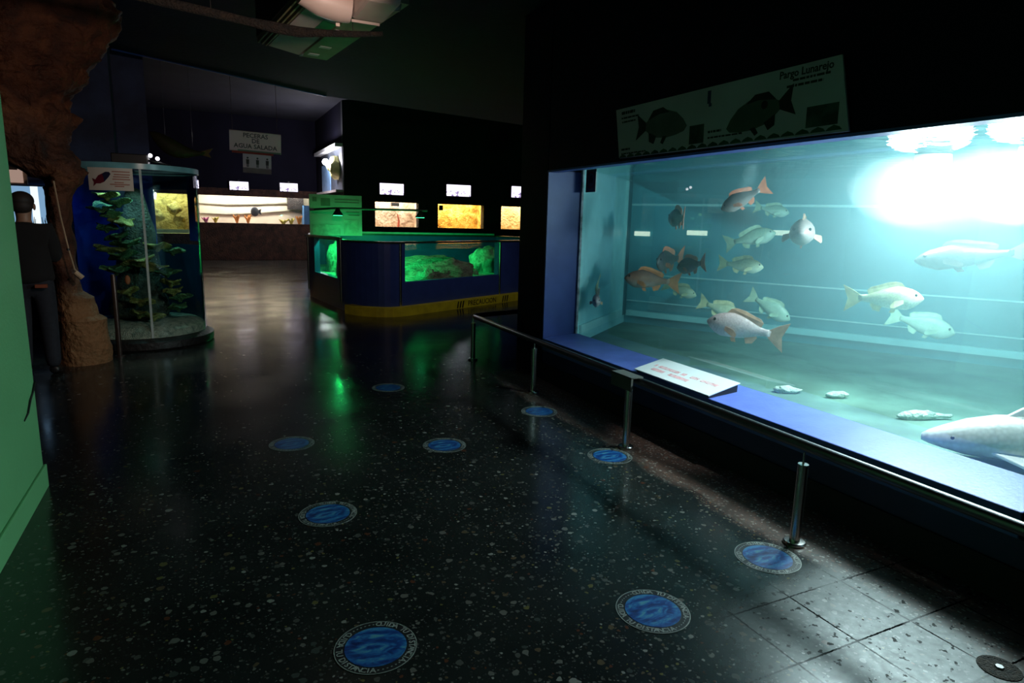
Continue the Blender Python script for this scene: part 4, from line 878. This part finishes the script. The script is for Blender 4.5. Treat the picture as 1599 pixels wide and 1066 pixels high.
for s in (1, -1): MB().ball(Q(s * .03, .092, 1.605), .011, 10).build('eye', eye_m, body, smooth=180)
MB().ball(Q(0, .092, 1.535), (.026, .008, .007), 10).build('mouth', paint('lips', (0.3, 0.1, 0.08), .5), body, smooth=180)
MB().box(.06, -.17, .855, .15, -.12, .885, Matrix.Translation((PXo, PYo, 0))).build('belt_patch', paint('rust_leather', (0.28, 0.07, 0.03), .6), body)
ph = MB().box(-.04, .322, 1.13, .04, .332, 1.28, Matrix.Translation((PXo, PYo, 0))).build('phone', black, None, bevel=.004); tag(ph, 'black phone held by the person at the green wall', 'phone')

# things beyond the person
fr = thing('framed_picture', 'pale framed picture glowing above the blue tank behind the person', 'picture', (-2.1, 10.48, 1.9))
MB().box(-2.50, 10.455, 1.88, -2.0, 10.495, 2.26).build('picture_frame', paint('frame_tan', (0.75, 0.55, 0.42), .5), fr)
MB().box(-2.46, 10.448, 1.90, -2.04, 10.456, 2.21).build('backlit_print', emit('picture_glow', (0.62, 0.42, 0.34), .55), fr)
MB().box(-2.42, 10.443, 2.06, -2.09, 10.449, 2.18).build('dark_shape', paint('print_brown', (0.12, 0.09, 0.07), .6), fr)
bt = thing('wall_tank', 'small bright blue and white tank set in the wall behind the person', 'aquarium', (-2.1, 10.5, 1.3))
MB().box(-2.6, 10.47, 1.28, -1.72, 10.498, 1.86).build('backdrop', emit('pale_blue_tank', (0.22, 0.40, 0.62), .9), bt)
MB().box(-2.62, 10.44, 1.25, -1.70, 10.475, 1.28).box(-2.62, 10.44, 1.86, -1.70, 10.475, 1.875).box(-1.72, 10.44, 1.25, -1.70, 10.475, 1.87).build('tank_frame', black, bt)
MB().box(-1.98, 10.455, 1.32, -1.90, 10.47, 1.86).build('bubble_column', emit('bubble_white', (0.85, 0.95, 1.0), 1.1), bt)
for i, x in enumerate((-2.05, -1.87, -1.77)):
    s = MB()
    for q in range(5): s.tube([(x + q * .02, 10.455, 1.28), (x + q * .02 + random.uniform(-.03, .03), 10.45, 1.42 + .05 * random.random())], [.008, .003], 5)
    s.build('water_weed', coral_g, bt)

# ------------------------------------------------------------------ far tanks
def far_tank(name, label, x0, x1, y, z0, z1, back, depth, watt, col, group=None, sand=None, mg=.06):
    t = thing(name, label, 'aquarium', ((x0 + x1) / 2, y, z0), group)
    MB().box(x0 - mg, y + depth, z0 - .1, x1 + mg, y + depth + .05, z1 + .2).build('backdrop', back, t)
    MB().box(x0 - mg, y + .12, z0 - .12, x1 + mg, y + depth, z0 - .02).build('gravel_bed', sand or back, t)
    MB().box(x0 - mg - .03, y + .12, z0 - .12, x0 - mg, y + depth, z1 + .2).box(x1 + mg, y + .12, z0 - .12, x1 + mg + .03, y + depth, z1 + .2).build('side_panel', back, t)
    MB().box(x0 - mg - .03, y + .12, z1 + .2, x1 + mg + .03, y + depth + .05, z1 + .25).build('hood', black, t)
    MB().box(x0 - .02, y + .02, z0 - .02, x1 + .02, y + .03, z1 + .02).build('glass_pane', sheetglass('far_glass', (1, 1, 1), .6), t)
    light('far_tank_light', 'AREA', ((x0 + x1) / 2, y + depth * .45, z1 + .17), watt, col, to=((x0 + x1) / 2, y + depth * .75, z0), shape='RECTANGLE', size=(x1 - x0) * .9, size_y=depth * .35)
    return t
cream = paint('cream_backdrop', (0.75, 0.70, 0.52), .7, var=.15, scale=2)
ft = far_tank('long_tank', 'long pale far tank with bright plants over brown stone base', -0.08, 3.76, 24.75, 1.27, 2.2, cream, .9, 85, (1, .92, .86), sand=rock_mat('red_gravel', (0.2, 0.1, 0.09), (0.4, 0.22, 0.2), (0.6, 0.4, 0.36), 20))
for z, dz in ((1.92, .10), (1.58, .16)):
    q = MB(); q.tube([(-.1, 25.62, z), (.9, 25.62, z - .02), (1.9, 25.6, z + dz * .3), (2.9, 25.6, z + dz), (3.5, 25.62, z + dz * .6)], [.02, .035, .03, .04, .02], 6); q.build('backdrop_ridge', paint('ridge_grey', (0.30, 0.30, 0.22), .8), ft)
q = MB().box(3.45, 24.9, 1.26, 3.75, 25.5, 1.95); q.build('blue_side_block', paint('mid_blue', (0.08, 0.25, 0.5), .6), ft)
q = MB().box(2.95, 25.3, 1.8, 3.5, 25.6, 2.3).build('dark_rock', darkrock, ft);  # dark rock block in the upper right of the tank
o = MB().ball((0, 0, 0), (.14, .04, .17), 18).build('disc_fish', paint('disc_fish_grey', (0.10, 0.11, 0.12), .5), None, smooth=180); o.location = (1.78, 25.1, 1.68); tag(o, 'dark round fish in the long pale far tank', 'fish')
q = MB(); fin(q, [(.11, .05), (.22, .11), (.20, 0), (.22, -.11), (.11, -.05)], .008); q.build('tail_fin', MATS['disc_fish_grey'], o, world=False)
def tuft(name, x, y, z, h, col, label, spread=.12, nb=9):
    q = MB(); random.seed(int(x * 100))
    for i in range(nb):
        a = random.uniform(0, 6.3); q.tube([(0, 0, 0), (spread * .4 * math.cos(a), spread * .3 * math.sin(a), h * .5), (spread * math.cos(a), spread * .5 * math.sin(a), h * random.uniform(.7, 1))], [.03, .035, .012], 6)
    o = q.build(name, col, None, smooth=60); o.location = (x, y, z); return tag(o, label, 'aquarium plant', 'bright plants in the long far tank')
pk, yl, og = paint('plant_pink', (0.8, 0.25, 0.45), .6), paint('plant_yellow', (0.75, 0.65, 0.12), .6), paint('plant_orange', (0.85, 0.35, 0.08), .6)
tuft('aquarium_plant', .18, 24.98, 1.25, .22, pk, 'pink tuft at the left end of the long far tank', .14)
tuft('aquarium_plant', .48, 25.05, 1.25, .25, yl, 'yellow-green tuft beside the pink one in the long far tank')
tuft('aquarium_plant', 1.18, 25.15, 1.25, .34, og, 'orange frond left of the dark round fish')
tuft('aquarium_plant', 1.55, 25.2, 1.25, .32, og, 'orange frond under the dark round fish')
tuft('aquarium_plant', 2.72, 25.0, 1.25, .2, yl, 'low yellow plant at the right part of the long far tank', .2)
tuft('aquarium_plant', 3.0, 25.0, 1.25, .26, yl, 'taller yellow plant at the right part of the long far tank')
tuft('aquarium_plant', 3.28, 25.0, 1.25, .34, og, 'bright orange plant at the right end of the long far tank')
yrock = rock_mat('golden_rock', (0.30, 0.20, 0.07), (0.62, 0.42, 0.14), (0.85, 0.62, 0.25), 3.5)
yt = far_tank('rock_tank', 'far tank of golden branching rock seen through the round tank', -1.60, -0.30, 24.75, 0.90, 2.18, yrock, .7, 26, (1, .88, .6), sand=paint('pale_ledge', (0.85, 0.78, 0.5), .6))
q = MB().box(-1.6, 24.72, .90, -.30, 24.85, 1.02).build('bright_ledge', paint('pale_ledge2', (0.85, 0.8, 0.45), .5), yt)
for i, (x, z) in enumerate(((-1.3, 1.5), (-.8, 1.7), (-.6, 1.25))):
    o = MB().ico((0, 0, 0), .19, 3).build('rock', yrock, None, smooth=180); roughen(o, .14, 4, i * 2.2); o.location = (x, 25.2, z); o.scale = (1, .6, 1.1)
    tag(o, ('golden rock at the left of the tank seen through the round tank', 'golden rock at the top of the tank seen through the round tank', 'golden rock at the right of the tank seen through the round tank')[i], 'rock', 'golden rocks')
tanr = rock_mat('tan_rock', (0.30, 0.19, 0.12), (0.60, 0.45, 0.32), (0.82, 0.70, 0.54), 3)
ambr = rock_mat('amber_rock', (0.28, 0.14, 0.02), (0.70, 0.42, 0.09), (0.95, 0.70, 0.28), 5)
t1 = far_tank('far_tank', 'far tank with pinkish tan rock backdrop, left of the row of three', 4.82, 6.19, 19.85, 1.31, 2.06, tanr, .6, 34, (1, .90, .75), 'row of far tanks')
MB().tube([(5.66, 20.2, 1.29), (5.68, 20.2, 1.5), (5.64, 20.2, 1.7)], [.04, .03, .015], 7).build('red_coral', paint('coral_red', (0.6, 0.12, 0.07), .6), t1)
MB().box(5.45, 20.2, 1.95, 5.70, 20.3, 2.06).build('dark_block', black, t1)
t2 = far_tank('far_tank', 'far tank with bright amber rock backdrop, middle of the row of three', 6.83, 8.41, 19.85, 1.31, 2.10, ambr, .6, 42, (1, .82, .45), 'row of far tanks')
MB().box(6.9, 19.84, 1.86, 7.03, 19.86, 2.02).build('corner_sticker', paint('sticker_olive', (0.08, 0.09, 0.05), .5), t2)
t3 = far_tank('far_tank', 'far tank with ochre rock backdrop, cut off by the dark pillar', 9.04, 10.6, 19.85, 1.31, 2.14, rock_mat('ochre_rock', (0.4, 0.27, 0.1), (0.62, 0.45, 0.2), (0.75, 0.6, 0.35), 3), .6, 42, (1, .85, .6), 'row of far tanks')
# backlit species signs
def signmat():
    m, nt, out = newmat('backlit_sign_face')
    e = node(nt, 'ShaderNodeEmission'); e.inputs[1].default_value = 2.2
    tc = node(nt, 'ShaderNodeTexCoord'); s = node(nt, 'ShaderNodeSeparateXYZ'); L(nt, tc.outputs['Object'], s.inputs[0])
    nz = node(nt, 'ShaderNodeTexNoise'); nz.inputs['Scale'].default_value = 9; L(nt, tc.outputs['Object'], nz.inputs['Vector'])
    fish_ = math_n(nt, 'MULTIPLY', math_n(nt, 'GREATER_THAN', nz.outputs[0], .56), math_n(nt, 'LESS_THAN', s.outputs[2], -.02))
    r = mixc(nt, fish_, (0.86, 0.78, 1.0), (0.16, 0.12, 0.24)); L(nt, r, e.inputs[0]); L(nt, e.outputs[0], out.inputs[0]); return m
sgm = signmat()
SG = [(0.98, 1.58, 24.62, 2.40, 2.68, 'left one of the two over the long far tank'), (2.62, 3.22, 24.62, 2.42, 2.70, 'right one of the two over the long far tank'), (-.42, .02, 24.62, 2.40, 2.66, 'just showing past the edge of the round tank'),
      (4.96, 5.70, 19.70, 2.28, 2.61, 'over the pinkish tan far tank'), (7.10, 7.92, 19.70, 2.32, 2.67, 'over the amber far tank'), (9.38, 10.1, 19.70, 2.36, 2.72, 'over the ochre far tank, cut by the pillar')]
for x0, x1, y, z0, z1, lab in SG:
    t = thing('backlit_sign', 'small bright white backlit species sign ' + lab, 'sign', ((x0 + x1) / 2, y, (z0 + z1) / 2), 'backlit species signs')
    MB().box(x0 - .02, y + .01, z0 - .02, x1 + .02, y + .1, z1 + .02).build('sign_box', black, t)
    o = MB().box((x0 - x1) / 2, -.005, (z0 - z1) / 2, (x1 - x0) / 2, .012, (z1 - z0) / 2).build('sign_face', sgm, t, bevel=.01, world=False)
    MB().box((x0 + x1) / 2 - .03, y + .02, z1 + .02, (x0 + x1) / 2 + .03, y + .06, z1 + .06).build('clip', black, t)
# lit display case on the return wall
dc = thing('display_case', 'tall wall display case with dazzling white lamp beside the far tanks', 'display case', (3.88, 21.7, 2.35))
def sidebox(n_, y0, y1, z0, z1, th, mat): return MB().box(3.9 - th, y0, z0, 3.9, y1, z1).build(n_, mat, dc)
sidebox('case_back', 19.86, 23.4, 2.36, 3.62, .02, paint('case_dark', (0.04, 0.05, 0.07), .5))
sidebox('top_frame', 19.84, 23.7, 3.60, 3.70, .22, white); sidebox('bottom_frame', 19.84, 23.4, 2.30, 2.37, .22, paint('case_pink', (0.6, 0.5, 0.48), .5))
sidebox('blue_panel', 21.75, 23.3, 2.37, 3.25, .04, paint('case_blue', (0.25, 0.45, 0.75), .5))
o = MB().ico((3.86, 20.5, 3.02), .3, 3).build('yellow_rock', paint('case_yellow', (0.8, 0.75, 0.3), .6), dc, smooth=180); roughen(o, .15, 4, 1)
MB().ball((3.74, 21.83, 3.30), .10, 14).build('bulb', emit('case_bulb', (0.96, 0.94, 1.0), 60), dc, smooth=180)
light('case_lamp', 'POINT', (3.35, 20.7, 3.25), 165, (0.92, 0.90, 1.0), shadow_soft_size=.1)

def translucent(name, col, amt):
    m, nt, out = newmat(name); d = node(nt, 'ShaderNodeBsdfDiffuse'); d.inputs[0].default_value = c4(col)
    t = node(nt, 'ShaderNodeBsdfTranslucent'); t.inputs[0].default_value = c4(col); mx = node(nt, 'ShaderNodeMixShader'); mx.inputs[0].default_value = amt
    L(nt, d.outputs[0], mx.inputs[1]); L(nt, t.outputs[0], mx.inputs[2]); L(nt, mx.outputs[0], out.inputs[0]); return m
# ------------------------------------------------------------------ hanging things
hs = thing('hanging_sign', 'white hanging sign for the salt water tanks over the far hall', 'sign', (.91, 12, 2.75))
Ms = frame((.915, 12, 2.77), (1, 0, -.03), (0.03, 0, 1))
q = MB(); q.face([Ms @ Vector(p) for p in ((-.405, -.165, .011), (.405, -.165, .011), (.405, .165, .011), (-.405, .165, .011))]); q.build('board', translucent('sign_white', (0.62, 0.58, 0.57), .75), hs)
for a_, b_, c_, d_ in ((-.405, .155, .405, .165), (-.405, -.165, .405, -.16)): MB().box(a_, b_, -.008, c_, d_, .010, Ms).build('frame_edge', MATS['white_card'], hs)
for s_, y_ in (('PECERAS', .095), ('DE', .01), ('AGUA SALADA', -.08)):
    q = MB(); text_into(q, s_, .10, Ms @ Matrix.Translation((.0, y_, .013)), .001, .002); q.build('lettering', paint('sign_ink', (0.05, 0.08, 0.09), .6), hs)
MB().box(-.28, -.165, .012, .40, -.14, .014, Ms).build('green_border', paint('sign_green', (0.15, 0.35, 0.28), .6), hs)
MB().box(-.37, -.20, -.01, .28, -.168, .012, Ms).build('red_bar', paint('sign_red', (0.35, 0.04, 0.03), .6), hs)
for x in (-.35, .35): MB().tube([(.915 + x, 12, 2.93), (.915 + x, 12, 4.9)], .004, 5).build('wire', black, hs)
rs_ = thing('restroom_sign', 'small white sign with three dark figures hanging under the salt water sign', 'sign', (.92, 12, 2.41))
Mr = frame((.925, 12, 2.415), (1, 0, -.03), (0.03, 0, 1))
q = MB(); q.face([Mr @ Vector(p) for p in ((-.225, -.155, .0075), (.225, -.155, .0075), (.225, .155, .0075), (-.225, .155, .0075))]); q.build('board', translucent('sign_grey', (0.50, 0.50, 0.58), .75), rs_)
for x in (-.15, .005, .16):
    q = MB(); q.lathe([(.016, .008), (.016, .010)], (x, .09, 0), 12, Mr); q.prism([(x - .022, -.01), (x + .022, -.01), (x + .024, .065), (x - .024, .065)], .008, .010, Mr)
    q.box(x - .016, -.06, .008, x - .003, -.01, .010, Mr); q.box(x + .003, -.06, .008, x + .016, -.01, .010, Mr)
    q.build('figure_symbol', paint('figure_ink', (0.02, 0.06, 0.06), .6), rs_)
MB().box(-.225, -.155, .008, .225, -.07, .0095, Mr).build('lower_band', paint('sign_blue_grey', (0.25, 0.30, 0.35), .6), rs_)
for x in (-.2, .2): MB().tube([(.925 + x, 12, 2.57), (.925 + x, 12, 2.61)], .004, 5).build('wire', black, rs_)
# hanging fish model
hf = thing('hanging_fish_model', 'dark olive fish model hanging in the dark above the round tank', 'model', (-.3, 14, 2.75))
rs = []
for t, h, w_ in PROF:
    c = Vector((-.75, 14, 3.02)).lerp(Vector((.15, 14, 2.70)), t) + Vector((0, 0, -.14 * math.sin(t * PI)))
    rs.append([c + Vector((math.sin(2 * PI * k / 14) * .3 * h * .9, math.cos(2 * PI * k / 14) * w_ * .9, math.sin(2 * PI * k / 14) * h * .75)) for k in range(14)])
MB().rings(rs).build('body', paint('olive_model', (0.07, 0.07, 0.02), .6, var=.4, scale=6), hf, smooth=180)
q = MB(); fin(q, [(.08, 2.73), (.30, 2.80), (.22, 2.70), (.26, 2.62), (.08, 2.67)], .01, lambda X: 14); q.build('tail_fin', paint('tan_model', (0.25, 0.16, 0.05), .6), hf)
for x in (-.5, -.05): MB().tube([(x, 14, 2.8), (x, 14, 4.9)], .003, 5).build('wire', black, hf)
# ceiling unit
ac = thing('ceiling_unit', 'boxy ceiling unit with slots, grey panel and dark labelled panel', 'ceiling unit', (1.0, 6.3, 3.6))
A = Vector((.584, 6.968)); Cc = Vector((.70, 7.09)); D = Vector((1.011, 7.31)); B = Vector((1.299, 7.35)); v_ = Vector((.112, -.994))
def strip(name, p, q, z0, z1, mat, a=0, b=2.2):
    pts = [p + v_ * b, q + v_ * b, q + v_ * a, p + v_ * a]
    return MB().prism([tuple(x) for x in pts], z0, z1).build(name, mat, ac)
grey_p = paint('unit_grey', (0.72, 0.60, 0.55), .55, var=.15, scale=3)
strip('housing', A, B, 3.235, 3.6, paint('unit_dark', (0.03, 0.03, 0.03), .6))
for i in range(3):
    p = A.lerp(Cc, i / 3 + .06); q = A.lerp(Cc, i / 3 + .18); strip('louvre', p, q, 3.19, 3.235, paint('louvre_olive', (0.3, 0.25, 0.12), .5))
strip('grey_panel', Cc, D, 3.2, 3.235, grey_p)
strip('green_reflection', Cc.lerp(D, .62), D, 3.195, 3.2, paint('reflected_green', (0.02, 0.20, 0.07), .5), .82, 1.28)  # reflection of green light, painted as a patch on the panel
strip('dark_panel', D.lerp(B, .05), B, 3.19, 3.235, paint('unit_olive', (0.20, 0.19, 0.12), .5))
for a, b, s0, s1 in ((.12, .2, .2, .55), (.48, .55, .25, .62), (1.05, 1.18, .1, .7)): strip('label_plate', D.lerp(B, s0), D.lerp(B, s1), 3.186, 3.19, paint('label_grey', (0.8, 0.75, 0.8), .5), a, b)
strip('bright_corner', D, D.lerp(B, .09), 3.188, 3.235, steel, 0, .12)
pb = thing('air_handler', 'pinkish white rounded air handler body at the top edge of the photo', 'air handler', (1.15, 5.2, 3.1))
bx = MB().box(1.14, 4.85, 3.08, 1.40, 5.38, 3.42); pinkw = paint('warm_white_plastic', (0.40, 0.32, 0.285), .45, var=.08)
bx.build('body', pinkw, pb, bevel=.03)
MB().tube([(.76, 5.3, 3.20), (.90, 5.33, 3.175), (1.05, 5.36, 3.165), (1.135, 5.36, 3.16)], [.09, .12, .125, .115], 20).build('round_duct', pinkw, pb, smooth=60)
MB().box(1.045, 5.47, 3.04, 1.075, 5.49, 3.5).build('strap', paint('strap_pink', (0.6, 0.47, 0.4), .5), pb)
MB().tube([(1.40, 5.2, 3.16), (1.46, 5.2, 3.16), (1.48, 5.2, 3.24)], .03, 10).build('pipe_fitting', steel_dark, pb, smooth=60)
MB().box(1.15, 5.385, 3.065, 1.37, 5.40, 3.085).build('lower_lip', pinkw, pb)
for x in (1.2, 1.36): MB().tube([(x, 5.1, 3.4), (x, 5.1, 3.6)], .008, 6).build('hanger', steel_dark, pb)
MB().tube([(.82, 5.3, 3.28), (.82, 5.3, 3.6)], .008, 6).build('hanger', steel_dark, pb)
br = MB().tube([(-.6, 5.40, 3.06), (-.16, 5.56, 3.05), (.16, 5.62, 3.04), (.42, 5.68, 3.03), (.58, 5.70, 3.025), (.80, 5.73, 3.02), (1.0, 5.66, 3.025), (1.2, 5.58, 3.03), (1.42, 5.48, 3.035)], [.035, .03, .032, .03, .038, .034, .03, .028, .018], 10)
o = br.build('driftwood_branch', rock_mat('dark_bark', (0.003, 0.002, 0.001), (0.009, 0.0055, 0.003), (0.024, 0.015, 0.007), 12), None, smooth=60); roughen(o, .012, 9, 3)
for x, y in ((.16, 5.62), (1.2, 5.58)): MB().tube([(x, y, 3.04), (x, y, 3.6)], .003, 5).build('wire', black, o)
tag(o, 'long dark driftwood branch hung across below the ceiling unit', 'branch')
light('ceiling_lamp', 'SPOT', (1.0, 3.8, 2.70), 105, (1.0, .74, .62), to=(-.2, 6.8, 2.35), spot_size=math.radians(92), spot_blend=.5, shadow_soft_size=.08)

# ------------------------------------------------------------------ camera and render look
cam = bpy.data.cameras.new('camera'); co = bpy.data.objects.new('camera', cam); COL.objects.link(co)
cam.sensor_width = 36; cam.lens = 36 * 1000 / 1599; cam.clip_start = .05; cam.clip_end = 100
f = 1000.0; dY = Vector((312 - 799.5, 333 - 533, f)).normalized(); xv = -138.5; yv = -(dY.x * xv + dY.z * f) / dY.y
dn = Vector((xv, yv, f)).normalized(); Xa = dn.cross(dY)
if Xa.x < 0: Xa = -Xa
rows = [Xa, dY, -dn]          # world axes seen in camera coordinates (x right, y down, z forward)
M3 = Matrix(((rows[0].x, -rows[0].y, -rows[0].z), (rows[1].x, -rows[1].y, -rows[1].z), (rows[2].x, -rows[2].y, -rows[2].z)))
co.matrix_world = Matrix.Translation((0, 0, 1.57)) @ M3.to_4x4()
SC.camera = co
w = bpy.data.worlds.new('world'); SC.world = w; w.use_nodes = True
w.node_tree.nodes['Background'].inputs[0].default_value = (0.004, 0.005, 0.008, 1); w.node_tree.nodes['Background'].inputs[1].default_value = 0.3
vs = SC.view_settings; vs.view_transform = 'Standard'; vs.look = 'None'; vs.exposure = 0.0; vs.gamma = 1.0; vs.use_curve_mapping = False
SC.cycles.max_bounces = 8; SC.cycles.diffuse_bounces = 3; SC.cycles.glossy_bounces = 4; SC.cycles.transparent_max_bounces = 24; SC.cycles.volume_bounces = 1
SC.cycles.caustics_reflective = False; SC.cycles.caustics_refractive = False; SC.cycles.sample_clamp_indirect = 4.0
SC.cycles.use_denoising = True
